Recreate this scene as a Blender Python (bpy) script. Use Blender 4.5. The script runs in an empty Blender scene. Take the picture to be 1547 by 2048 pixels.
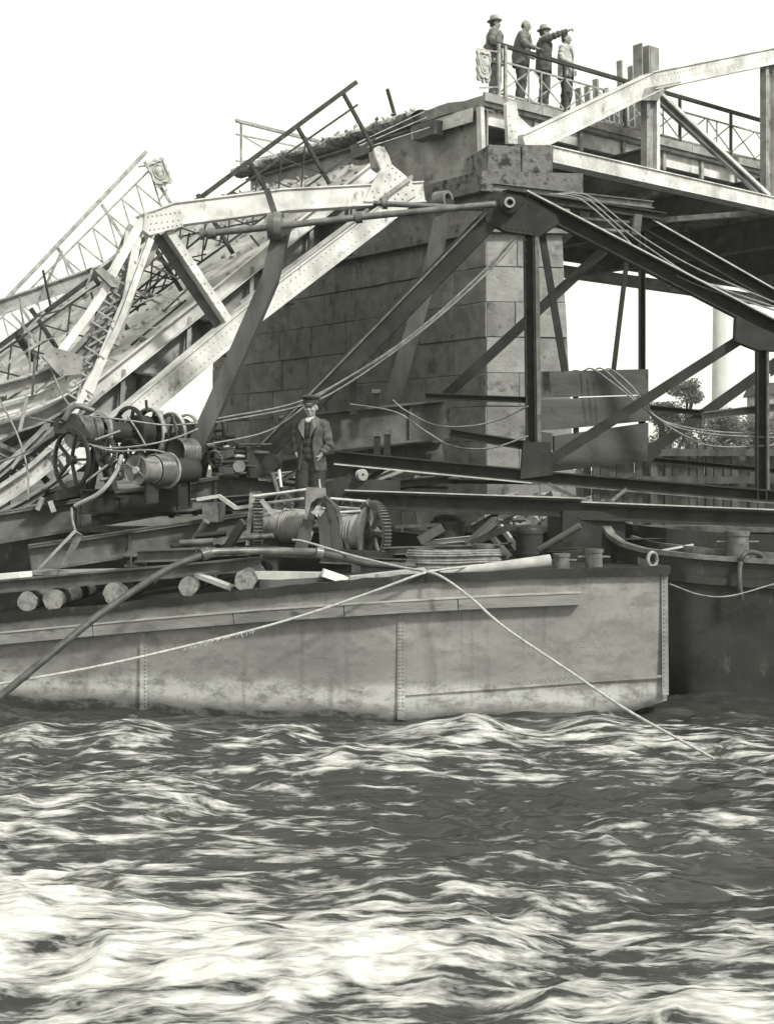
import bpy, math, random
import numpy as np
from mathutils import Vector, Matrix, Quaternion
random.seed(7); RNG = np.random.default_rng(7)
SC = bpy.context.scene
COL = SC.collection

# ------------------------------------------------------------------ camera, sky, sun, exposure
F, CX, HY, CZ = 2700.0, 773.5, 960.0, 2.8       # focal length in photo pixels, centre, horizon row, eye height
cam = bpy.data.cameras.new('camera'); camo = bpy.data.objects.new('camera', cam); COL.objects.link(camo)
cam.sensor_fit = 'HORIZONTAL'; cam.sensor_width = 36; cam.lens = F / 1547 * 36
cam.shift_y = -(1024 - HY) / 1547
cam.clip_start = 0.1; cam.clip_end = 6000
camo.location = (0, 0, CZ); camo.rotation_euler = (math.pi / 2, 0, 0)
SC.camera = camo

SUN = Vector((.60, -.58, .78)).normalized()      # towards the sun
TINT = (1.0, 1.0, .86)
world = bpy.data.worlds.new('World'); SC.world = world; world.use_nodes = True
wn = world.node_tree; wn.nodes.clear()
sky = wn.nodes.new('ShaderNodeTexSky'); sky.sky_type = 'NISHITA'; sky.sun_disc = False
sky.sun_elevation = math.asin(SUN.z); sky.sun_rotation = math.atan2(SUN.x, SUN.y)
sky.air_density = 1.0; sky.dust_density = 1.0; sky.ozone_density = 1.0
bw = wn.nodes.new('ShaderNodeRGBToBW'); mx = wn.nodes.new('ShaderNodeMix'); mx.data_type = 'RGBA'; mx.blend_type = 'MULTIPLY'
mx.inputs[0].default_value = 1; mx.inputs[7].default_value = (*TINT, 1)
bg = wn.nodes.new('ShaderNodeBackground'); bg.inputs[1].default_value = 0.105
wo = wn.nodes.new('ShaderNodeOutputWorld')
veil = wn.nodes.new('ShaderNodeMix'); veil.data_type = 'RGBA'; veil.inputs[0].default_value = .75; veil.inputs[7].default_value = (7.0, 7.0, 7.0, 1)   # thin even cloud over the whole sky
wn.links.new(sky.outputs[0], bw.inputs[0]); wn.links.new(bw.outputs[0], veil.inputs[6]); wn.links.new(veil.outputs[2], mx.inputs[6])
wn.links.new(mx.outputs[2], bg.inputs[0]); wn.links.new(bg.outputs[0], wo.inputs[0])
sl = bpy.data.lights.new('sun', 'SUN'); sl.energy = 2.2; sl.angle = math.radians(6); sl.color = (1, .995, .92)
so = bpy.data.objects.new('sun', sl); COL.objects.link(so); so.rotation_euler = (-SUN).to_track_quat('-Z', 'Y').to_euler(); so.location = (20, -20, 30)
SC.view_settings.view_transform = 'Standard'; SC.view_settings.look = 'None'; SC.view_settings.gamma = 1
SC.view_settings.use_curve_mapping = False
SC.view_settings.exposure = 0.95
SC.render.engine = 'CYCLES'
SC.render.resolution_x = 773; SC.render.resolution_y = 1024
SC.cycles.max_bounces = 4; SC.cycles.diffuse_bounces = 3; SC.cycles.glossy_bounces = 2

# ------------------------------------------------------------------ materials (a monochrome print: greys with a faint warm tone)
def col(v): return (v, v, v * .985, 1)
MATS = {}
def gmat(name, a, b, scale=2.0, detail=4, rough=.7, bump=.2, bscale=25, stretch=(1, 1, 1), c=None, cscale=6, camt=.5, cst=(1, 1, 1), metal=0, spec=.4, lo=.35, hi=.65, rlo=None):
    """grey a..b by noise; c = stain grey laid over by a second stretched noise above camt"""
    m = bpy.data.materials.new(name); m.use_nodes = True; t = m.node_tree; t.nodes.clear(); N = t.nodes.new; L = t.links.new
    out = N('ShaderNodeOutputMaterial'); bs = N('ShaderNodeBsdfPrincipled'); L(bs.outputs[0], out.inputs[0])
    tc = N('ShaderNodeNewGeometry')
    def noise(sc, st, det, w=.6):
        mp = N('ShaderNodeMapping'); mp.inputs['Scale'].default_value = st; L(tc.outputs['Position'], mp.inputs[0])
        n = N('ShaderNodeTexNoise'); n.inputs['Scale'].default_value = sc; n.inputs['Detail'].default_value = det; n.inputs['Roughness'].default_value = w
        L(mp.outputs[0], n.inputs['Vector']); return n.outputs['Fac']
    def ramp(f, p0, p1, c0, c1):
        r = N('ShaderNodeValToRGB'); r.color_ramp.elements[0].position = p0; r.color_ramp.elements[1].position = p1
        r.color_ramp.elements[0].color = c0; r.color_ramp.elements[1].color = c1; L(f, r.inputs[0]); return r.outputs[0]
    colr = ramp(noise(scale, stretch, detail), lo, hi, col(a), col(b))
    if c is not None:
        f = ramp(noise(cscale, cst, 5, .65), camt, camt + .13, (0, 0, 0, 1), (1, 1, 1, 1))
        mi = N('ShaderNodeMix'); mi.data_type = 'RGBA'; mi.inputs[7].default_value = col(c); L(f, mi.inputs[0]); L(colr, mi.inputs[6]); colr = mi.outputs[2]
    L(colr, bs.inputs['Base Color'])
    bs.inputs['Roughness'].default_value = rough; bs.inputs['Metallic'].default_value = metal; bs.inputs['Specular IOR Level'].default_value = spec
    if rlo is not None: bs.inputs['Roughness'].default_value = (rlo + rough) / 2
    if bump:
        bn = noise(bscale, stretch, 3); b_ = N('ShaderNodeBump'); b_.inputs['Strength'].default_value = bump; b_.inputs['Distance'].default_value = .02
        L(bn, b_.inputs['Height']); L(b_.outputs[0], bs.inputs['Normal'])
    MATS[name] = m; return m
M = MATS
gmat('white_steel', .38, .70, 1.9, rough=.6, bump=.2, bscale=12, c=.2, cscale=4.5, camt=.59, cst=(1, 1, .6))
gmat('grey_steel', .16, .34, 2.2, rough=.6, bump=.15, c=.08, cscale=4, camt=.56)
gmat('dark_steel', .020, .045, 3, rough=.75, bump=.2, c=.06, cscale=7, camt=.62, rlo=.55, spec=.25)
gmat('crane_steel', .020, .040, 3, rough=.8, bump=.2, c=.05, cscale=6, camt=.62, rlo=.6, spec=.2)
gmat('black_iron', .017, .034, 4, rough=.65, bump=.2, rlo=.45, spec=.3)
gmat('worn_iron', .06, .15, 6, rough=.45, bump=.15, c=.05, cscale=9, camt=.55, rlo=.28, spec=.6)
gmat('spool_iron', .12, .22, 6, rough=.5, bump=.15, c=.06, cscale=6, camt=.58, rlo=.35)
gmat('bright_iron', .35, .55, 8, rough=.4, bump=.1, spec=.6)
gmat('rail_iron', .02, .05, 8, rough=.7, bump=.1, c=.10, cscale=12, camt=.6, spec=.25)
gmat('pale_iron', .17, .36, 6, rough=.6, bump=.1, c=.10, cscale=9, camt=.58)
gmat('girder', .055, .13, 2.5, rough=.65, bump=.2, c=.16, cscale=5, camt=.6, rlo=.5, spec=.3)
gmat('stone', .18, .30, 3.2, rough=.9, bump=.55, bscale=22, c=.10, cscale=3, camt=.56, spec=.2)
gmat('stone_pale', .24, .36, 2.6, rough=.9, bump=.55, bscale=22, c=.15, cscale=4, camt=.58, spec=.2)
gmat('stone_dark', .17, .26, 2.4, rough=.9, bump=.55, bscale=22, c=.08, cscale=3, camt=.55, spec=.2)
gmat('capstone', .10, .26, 3.5, rough=.95, bump=.7, bscale=18, c=.035, cscale=3.5, camt=.5, spec=.2)
gmat('stone_mid', .21, .30, 5, rough=.9, bump=.6, bscale=18, c=.12, cscale=2, camt=.55, spec=.2)
gmat('mortar', .22, .36, 4, rough=1, bump=.4, spec=.1)
gmat('concrete', .20, .36, 1.8, rough=.95, bump=.5, c=.12, cscale=5, camt=.56, spec=.2)
gmat('deck_surface', .22, .45, 1.2, rough=.95, bump=.6, bscale=9, c=.12, cscale=2.5, camt=.55, spec=.2)
gmat('rubble', .16, .40, 5, rough=1, bump=.8, c=.05, cscale=8, camt=.55, spec=.1)
gmat('wood', .045, .11, 3, rough=.85, bump=.4, bscale=14, stretch=(1, 1, .25), c=.06, cscale=8, camt=.58, spec=.25)
gmat('mast_wood', .045, .10, 3, rough=.85, bump=.5, bscale=14, stretch=(1, 1, .25), c=.10, cscale=8, camt=.6, spec=.2)
gmat('strake', .16, .28, 3, rough=.85, bump=.4, bscale=14, stretch=(.3, 1, 1.5), c=.08, cscale=6, camt=.55, cst=(.4, 1, 1), spec=.25)
gmat('wood_pale', .28, .45, 3, rough=.85, bump=.35, bscale=14, c=.12, cscale=9, camt=.6, spec=.25)
gmat('board', .05, .09, 2.2, rough=.85, bump=.3, bscale=18, stretch=(.35, .35, 2), c=.03, cscale=5, camt=.6, spec=.15)
gmat('log_bark', .06, .14, 6, rough=.95, bump=.7, stretch=(2, .4, 2), spec=.15)
gmat('log_end', .13, .32, 9, rough=.9, bump=.4, c=.12, cscale=9, camt=.55, spec=.2)
gmat('rope', .32, .50, 20, rough=.95, bump=.6, bscale=90, spec=.1)
gmat('wire', .12, .26, 10, rough=.5, bump=.2, spec=.5)
gmat('hose', .035, .07, 8, rough=.55, bump=.2)
gmat('hull_dark', .012, .035, 1.5, rough=.6, bump=.25, c=.09, cscale=4, camt=.6, cst=(1, 1, .5), rlo=.45)
gmat('foliage', .06, .15, 1.2, rough=.8, bump=0, spec=.2)
gmat('bark', .05, .10, 4, rough=.95, bump=.6, spec=.1)
gmat('bank', .05, .12, .5, rough=1, bump=.6, bscale=3, spec=.1)
gmat('hazed_brick', .45, .58, .5, rough=.9, bump=.1, spec=.1)  # pale grey carries the fading of distance haze in the brick colour
gmat('pile_wood', .03, .09, 2, rough=.9, bump=.4, stretch=(1, 1, .2), spec=.2)
gmat('skin', .26, .34, 9, rough=.6, bump=.08)
gmat('hair', .03, .06, 20, rough=.7, bump=.4)
gmat('suit_dark', .065, .105, 9, rough=.9, bump=.35, bscale=60, spec=.15)
gmat('suit_mid', .13, .19, 9, rough=.9, bump=.35, bscale=60, spec=.15)
gmat('suit_pale', .36, .52, 5, rough=.9, bump=.35, bscale=60, spec=.15)
gmat('cloth_work', .05, .12, 6, rough=.95, bump=.45, bscale=45, spec=.12)
gmat('cloth_vest', .035, .06, 9, rough=.95, bump=.4, bscale=60, spec=.12)
gmat('shirt', .45, .6, 9, rough=.9, bump=.2, spec=.15)
gmat('hat_felt', .28, .36, 9, rough=.95, bump=.2, spec=.1)
gmat('hat_band', .03, .05, 9, rough=.8, bump=.1)
gmat('cap_cloth', .035, .06, 9, rough=.9, bump=.3)
gmat('leather', .02, .04, 9, rough=.5, bump=.2)
gmat('paper', .7, .8, 9, rough=.8, bump=.1)
gmat('plaque', .36, .55, 8, rough=.8, bump=.4, c=.18, cscale=12, camt=.55)

def hull_mat():
    m = bpy.data.materials.new('hull_grey'); m.use_nodes = True; t = m.node_tree; t.nodes.clear(); N = t.nodes.new; L = t.links.new
    out = N('ShaderNodeOutputMaterial'); bs = N('ShaderNodeBsdfPrincipled'); L(bs.outputs[0], out.inputs[0])
    g = N('ShaderNodeNewGeometry')
    def noise(sc, st, det, w=.6):
        mp = N('ShaderNodeMapping'); mp.inputs['Scale'].default_value = st; L(g.outputs['Position'], mp.inputs[0])
        n = N('ShaderNodeTexNoise'); n.inputs['Scale'].default_value = sc; n.inputs['Detail'].default_value = det; n.inputs['Roughness'].default_value = w
        L(mp.outputs[0], n.inputs['Vector']); return n.outputs['Fac']
    def ramp(f, els):
        r = N('ShaderNodeValToRGB'); e = r.color_ramp.elements
        while len(e) < len(els): e.new(.5)
        for q, (p_, v) in zip(e, els): q.position = p_; q.color = v if isinstance(v, tuple) else col(v)
        L(f, r.inputs[0]); return r.outputs[0]
    def mix(f, a, b, mode='MIX'):
        mi = N('ShaderNodeMix'); mi.data_type = 'RGBA'; mi.blend_type = mode
        if isinstance(f, float): mi.inputs[0].default_value = f
        else: L(f, mi.inputs[0])
        for s, v in ((6, a), (7, b)):
            if isinstance(v, tuple): mi.inputs[s].default_value = v
            else: L(v, mi.inputs[s])
        return mi.outputs[2]
    base = ramp(noise(.9, (1, 1, 1.5), 8), [(.3, .17), (.5, .25), (.7, .33)])
    # scum line: paler, scraped band low on the plates, following the water with some wobble
    sp = N('ShaderNodeSeparateXYZ'); L(g.outputs['Position'], sp.inputs[0])
    ad = N('ShaderNodeMath'); ad.operation = 'MULTIPLY_ADD'; L(noise(1.1, (1, 1, 3), 7), ad.inputs[0]); ad.inputs[1].default_value = .34; L(sp.outputs[2], ad.inputs[2])
    band = ramp(ad.outputs[0], [(.0, .03), (.205, .04), (.235, .17), (.31, .34), (.38, .50), (.52, .46), (.62, .27), (.85, .20)])
    fb = ramp(ad.outputs[0], [(.5, (1, 1, 1, 1)), (.7, (.55, .55, .55, 1)), (.98, (0, 0, 0, 1))])
    c1 = mix(fb, base, band)
    patch = ramp(noise(4.5, (.8, .8, 1.3), 6, .74), [(.46, (0, 0, 0, 1)), (.62, (.85, .85, .85, 1))])
    c1 = mix(patch, c1, col(.17))
    run = ramp(noise(3.2, (2.6, 2.6, .16), 6, .6), [(.54, (0, 0, 0, 1)), (.76, (.6, .6, .6, 1))])
    c1 = mix(run, c1, col(.13))
    scr = ramp(noise(5, (.6, .6, 4), 8, .75), [(.63, (0, 0, 0, 1)), (.68, (.85, .85, .85, 1))])
    c1 = mix(scr, c1, col(.085))
    L(c1, bs.inputs['Base Color']); bs.inputs['Roughness'].default_value = .62; bs.inputs['Specular IOR Level'].default_value = .35
    b1 = N('ShaderNodeBump'); b1.inputs['Strength'].default_value = .25; b1.inputs['Distance'].default_value = .05; L(noise(2.2, (1, 1, 1), 4), b1.inputs['Height'])
    b2 = N('ShaderNodeBump'); b2.inputs['Strength'].default_value = .25; b2.inputs['Distance'].default_value = .01; L(noise(40, (1, 1, 1), 5), b2.inputs['Height']); L(b1.outputs[0], b2.inputs['Normal'])
    L(b2.outputs[0], bs.inputs['Normal']); MATS['hull_grey'] = m
hull_mat()

def water_mat():
    m = bpy.data.materials.new('river_water'); m.use_nodes = True; t = m.node_tree; t.nodes.clear(); N = t.nodes.new; L = t.links.new
    out = N('ShaderNodeOutputMaterial'); bs = N('ShaderNodeBsdfPrincipled')
    g = N('ShaderNodeNewGeometry')
    def noise(sc, st, det, w=.6, dist=0):
        mp = N('ShaderNodeMapping'); mp.inputs['Scale'].default_value = st; mp.inputs['Rotation'].default_value = (0, 0, -.06); L(g.outputs['Position'], mp.inputs[0])
        n = N('ShaderNodeTexNoise'); n.inputs['Scale'].default_value = sc; n.inputs['Detail'].default_value = det; n.inputs['Roughness'].default_value = w; n.inputs['Distortion'].default_value = dist
        L(mp.outputs[0], n.inputs['Vector']); return n.outputs['Fac']
    def ramp(f, p0, p1):
        r = N('ShaderNodeValToRGB'); r.color_ramp.elements[0].position = p0; r.color_ramp.elements[1].position = p1; L(f, r.inputs[0]); return r.outputs[0]
    bs.inputs['Base Color'].default_value = col(.03); bs.inputs['Roughness'].default_value = .10; bs.inputs['IOR'].default_value = 1.33
    at = N('ShaderNodeAttribute'); at.attribute_name = 'sky_sheen'
    fo = N('ShaderNodeBsdfDiffuse'); fo.inputs[0].default_value = col(.52)  # pale diffuse streaks painted in for bright sky reflected off the ripples
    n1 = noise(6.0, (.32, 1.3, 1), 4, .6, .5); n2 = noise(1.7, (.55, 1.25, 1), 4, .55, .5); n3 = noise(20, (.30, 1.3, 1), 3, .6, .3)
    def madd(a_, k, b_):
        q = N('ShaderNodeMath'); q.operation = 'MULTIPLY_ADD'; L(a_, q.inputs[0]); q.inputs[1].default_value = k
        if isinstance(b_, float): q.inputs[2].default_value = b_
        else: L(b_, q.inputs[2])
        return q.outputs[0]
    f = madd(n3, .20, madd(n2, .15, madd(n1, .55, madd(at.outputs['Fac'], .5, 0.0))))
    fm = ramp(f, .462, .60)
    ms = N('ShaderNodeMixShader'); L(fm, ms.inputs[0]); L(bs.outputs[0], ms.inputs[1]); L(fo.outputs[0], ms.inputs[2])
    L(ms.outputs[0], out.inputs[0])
    b = N('ShaderNodeBump'); b.inputs['Strength'].default_value = .4; b.inputs['Distance'].default_value = .04; L(noise(8, (.5, 1, 1), 5, .6), b.inputs['Height'])
    L(b.outputs[0], bs.inputs['Normal'])
    MATS['river_water'] = m
water_mat()

# ------------------------------------------------------------------ helpers
def P(px, py, d): return Vector(((px - CX) / F * d, d, CZ + (HY - py) / F * d))
class VPlane:
    """an upright plane through o (xy) running along dn; s shifts it along its own normal"""
    def __init__(s_, o, dn): s_.o = Vector(o); s_.d = Vector(dn).normalized(); s_.a = Vector((-s_.d.y, s_.d.x))
    def __call__(s_, px, py, s=0):
        o = s_.o + s_.a * s; r = (px - CX) / F
        t = (r * o.y - o.x) / (s_.d.x - r * s_.d.y)
        return P(px, py, o.y + s_.d.y * t)
    def at(s_, t, s, z):
        q = s_.o + s_.d * t + s_.a * s; return Vector((q.x, q.y, z))

def thing(name, label, cat, loc=(0, 0, 0), group=None):
    o = bpy.data.objects.new(name, None); COL.objects.link(o); o.location = loc; o.empty_display_size = .2
    o['label'] = label; o['category'] = cat
    if group: o['group'] = group
    return o
def tag(o, label=None, cat=None, group=None, kind=None):
    for k, v in (('label', label), ('category', cat), ('group', group), ('kind', kind)):
        if v: o[k] = v
    return o
def worldloc(o):
    v = Vector((0, 0, 0))
    while o: v = v + o.location; o = o.parent
    return v
def sect(kind, w, h, t=None):
    if kind == 'box': return [(-w/2, -h/2), (w/2, -h/2), (w/2, h/2), (-w/2, h/2)]
    t = t or min(w, h) * .14
    if kind == 'I': return [(-w/2, -h/2), (w/2, -h/2), (w/2, -h/2+t), (t/2, -h/2+t), (t/2, h/2-t), (w/2, h/2-t), (w/2, h/2), (-w/2, h/2), (-w/2, h/2-t), (-t/2, h/2-t), (-t/2, -h/2+t), (-w/2, -h/2+t)]
    if kind == 'H': return [(y, x) for x, y in reversed(sect('I', h, w, t))]
    if kind == 'C': return [(-w/2, -h/2), (w/2, -h/2), (w/2, -h/2+t), (-w/2+t, -h/2+t), (-w/2+t, h/2-t), (w/2, h/2-t), (w/2, h/2), (-w/2, h/2)]
    if kind == 'L': return [(-w/2, -h/2), (w/2, -h/2), (w/2, -h/2+t), (-w/2+t, -h/2+t), (-w/2+t, h/2), (-w/2, h/2)]
    if kind == 'chord':   # box with proud cover plates top and bottom
        o = .035; q = .022
        return [(-w/2-o, -h/2), (w/2+o, -h/2), (w/2+o, -h/2+q), (w/2, -h/2+q), (w/2, h/2-q), (w/2+o, h/2-q), (w/2+o, h/2), (-w/2-o, h/2), (-w/2-o, h/2-q), (-w/2, h/2-q), (-w/2, -h/2+q), (-w/2-o, -h/2+q)]
def smooth_path(pts, n=8):
    pts = [Vector(p) for p in pts]
    if len(pts) < 3: return pts
    q = [pts[0] * 2 - pts[1]] + pts + [pts[-1] * 2 - pts[-2]]; out = []
    for i in range(1, len(q) - 2):
        a, b, c, d = q[i-1:i+3]
        for k in range(n):
            t = k / n
            out.append(.5 * ((2*b) + (c-a)*t + (2*a-5*b+4*c-d)*t*t + (3*b-a-3*c+d)*t**3))
    return out + [pts[-1]]
class MB:
    def __init__(s): s.v = []; s.f = []; s.sm = []
    def add(s, vs, fs, smooth=False):
        n = len(s.v); s.v += [Vector(v) for v in vs]; s.f += [tuple(i + n for i in f) for f in fs]; s.sm += [smooth] * len(fs); return s
    def sweep(s, a, b, sec, up=(0, 0, 1), sec2=None):
        a, b = Vector(a), Vector(b); d = (b - a).normalized(); up = Vector(up)
        if abs(d.dot(up.normalized())) > .985: up = Vector((1, 0, 0)) if abs(d.x) < .9 else Vector((0, 1, 0))
        v = (up - d * up.dot(d)).normalized(); u = d.cross(v)
        n = len(sec); vs = [a + u * x + v * y for x, y in sec] + [b + u * x + v * y for x, y in (sec2 or sec)]
        fs = [tuple(range(n))[::-1], tuple(range(n, 2*n))] + [(i, (i+1) % n, n + (i+1) % n, n + i) for i in range(n)]
        return s.add(vs, fs)
    def beam(s, a, b, w, h, kind='box', up=(0, 0, 1), t=None): return s.sweep(a, b, sect(kind, w, h, t), up)
    def path(s, pts, w, h, kind='box', up=(0, 0, 1)):   # bent beam with mitred joints
        pts = [Vector(p) for p in pts]; sec = sect(kind, w, h); n = len(sec); vs = []; fs = []
        for i, p in enumerate(pts):
            d = (pts[min(i+1, len(pts)-1)] - pts[max(i-1, 0)]).normalized(); u_ = Vector(up)
            v = (u_ - d * u_.dot(d)).normalized(); u = d.cross(v); vs += [p + u * x + v * y for x, y in sec]
        for k in range(len(pts) - 1): fs += [(k*n+i, k*n+(i+1) % n, (k+1)*n+(i+1) % n, (k+1)*n+i) for i in range(n)]
        fs += [tuple(range(n))[::-1], tuple(range((len(pts)-1)*n, len(pts)*n))]
        return s.add(vs, fs)
    def box(s, c, sx, sy, sz, rz=0):
        c = Vector(c); ca, sa = math.cos(rz), math.sin(rz); vs = []
        for z in (-sz/2, sz/2):
            for x, y in ((-sx/2, -sy/2), (sx/2, -sy/2), (sx/2, sy/2), (-sx/2, sy/2)): vs.append(c + Vector((x*ca - y*sa, x*sa + y*ca, z)))
        return s.add(vs, [(3,2,1,0), (4,5,6,7), (0,1,5,4), (1,2,6,5), (2,3,7,6), (3,0,4,7)])
    def hexa(s, p):  # 8 points: bottom ring 0-3, top ring 4-7
        return s.add(p, [(3,2,1,0), (4,5,6,7), (0,1,5,4), (1,2,6,5), (2,3,7,6), (3,0,4,7)])
    def prism(s, pts, off):
        n = len(pts); off = Vector(off); vs = [Vector(p) for p in pts] + [Vector(p) + off for p in pts]
        return s.add(vs, [tuple(range(n)), tuple(range(n, 2*n))[::-1]] + [(i, n+i, n+(i+1) % n, (i+1) % n) for i in range(n)])
    def tube(s, pts, r, seg=8, sm=6, caps=True, twist=None):
        pts = smooth_path(pts, sm) if sm else [Vector(p) for p in pts]
        rs = r if isinstance(r, (list, tuple)) else None
        d0 = (pts[1] - pts[0]).normalized(); v = d0.orthogonal().normalized(); vs = []; n = seg; m = len(pts)
        for i, p in enumerate(pts):
            d = (pts[min(i+1, m-1)] - pts[max(i-1, 0)]).normalized(); v = (v - d * v.dot(d)).normalized(); u = d.cross(v)
            if rs: f = i / (m - 1) * (len(rs) - 1); k = min(int(f), len(rs) - 2); rr = rs[k] + (rs[k+1] - rs[k]) * (f - k)
            else: rr = r
            vs += [p + (u * math.cos(2*math.pi*j/n) + v * math.sin(2*math.pi*j/n)) * rr for j in range(n)]
        fs = [(k*n+j, k*n+(j+1) % n, (k+1)*n+(j+1) % n, (k+1)*n+j) for k in range(m-1) for j in range(n)]
        s.add(vs, fs, True)
        if caps: s.add(vs[:n], [tuple(range(n))[::-1]]); s.add(vs[-n:], [tuple(range(n))])
        return s
    def lathe(s, o, ax, prof, seg=24, closed=False):
        o = Vector(o); ax = Vector(ax).normalized(); v = ax.orthogonal().normalized(); u = ax.cross(v); n = seg
        pr = list(prof) + ([prof[0]] if closed else [])
        for (t0, r0), (t1, r1) in zip(pr[:-1], pr[1:]):
            ring = lambda t, r: [o + ax*t + (u*math.cos(2*math.pi*j/n) + v*math.sin(2*math.pi*j/n))*r for j in range(n)]
            if r0 < 1e-5: s.add([o + ax*t0] + ring(t1, r1), [(0, 1+j, 1+(j+1) % n) for j in range(n)], False)
            elif r1 < 1e-5: s.add(ring(t0, r0) + [o + ax*t1], [(j, n, (j+1) % n) for j in range(n)], False)
            else: s.add(ring(t0, r0) + ring(t1, r1), [(j, n+j, n+(j+1) % n, (j+1) % n) for j in range(n)], abs(t1-t0) > 1e-6 and abs(r1-r0) < abs(t1-t0)*3)
        return s
    def ell(s, c, r, rot=None, nu=12, nv=8):
        c = Vector(c); vs = []; fs = []
        for i in range(nv + 1):
            th = math.pi * i / nv
            for j in range(nu):
                ph = 2*math.pi*j/nu; p = Vector((r[0]*math.sin(th)*math.cos(ph), r[1]*math.sin(th)*math.sin(ph), r[2]*math.cos(th)))
                vs.append(c + (rot @ p if rot else p))
        for i in range(nv):
            for j in range(nu): fs.append((i*nu+j, (i+1)*nu+j, (i+1)*nu+(j+1) % nu, i*nu+(j+1) % nu))
        return s.add(vs, fs, True)
    def rivets(s, pts, nrm, r=.018):
        nrm = Vector(nrm).normalized(); v = nrm.orthogonal().normalized(); u = nrm.cross(v)
        for p in pts:
            p = Vector(p); ring = [p + (u*math.cos(k*math.pi/3) + v*math.sin(k*math.pi/3))*r for k in range(6)]
            top = [p + nrm*r*.6 + (q-p)*.55 for q in ring]
            s.add(ring + top, [(k, (k+1) % 6, 6+(k+1) % 6, 6+k) for k in range(6)] + [tuple(range(6, 12))])
        return s
    def build(s, name, mat, parent=None, loc=None, kind=None):
        if not s.v: return None
        if parent is not None: o0 = worldloc(parent); ol = Vector((0, 0, 0))
        else:
            xs = [v.x for v in s.v]; ys = [v.y for v in s.v]
            o0 = Vector(loc) if loc is not None else Vector(((min(xs)+max(xs))/2, (min(ys)+max(ys))/2, min(v.z for v in s.v))); ol = o0
        me = bpy.data.meshes.new(name); me.from_pydata([tuple(v - o0) for v in s.v], [], s.f)
        me.polygons.foreach_set('use_smooth', s.sm)
        me.materials.append(M[mat] if isinstance(mat, str) else mat); me.update()
        o = bpy.data.objects.new(name, me); COL.objects.link(o); o.location = ol
        if parent is not None: o.parent = parent
        if kind: o['kind'] = kind
        return o
def one(name, mb, mat, label, cat, group=None): return tag(mb.build(name, mat), label, cat, group)
def fixn(o):
    import bmesh
    b = bmesh.new(); b.from_mesh(o.data); bmesh.ops.recalc_face_normals(b, faces=b.faces); b.to_mesh(o.data); b.free(); return o
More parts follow.
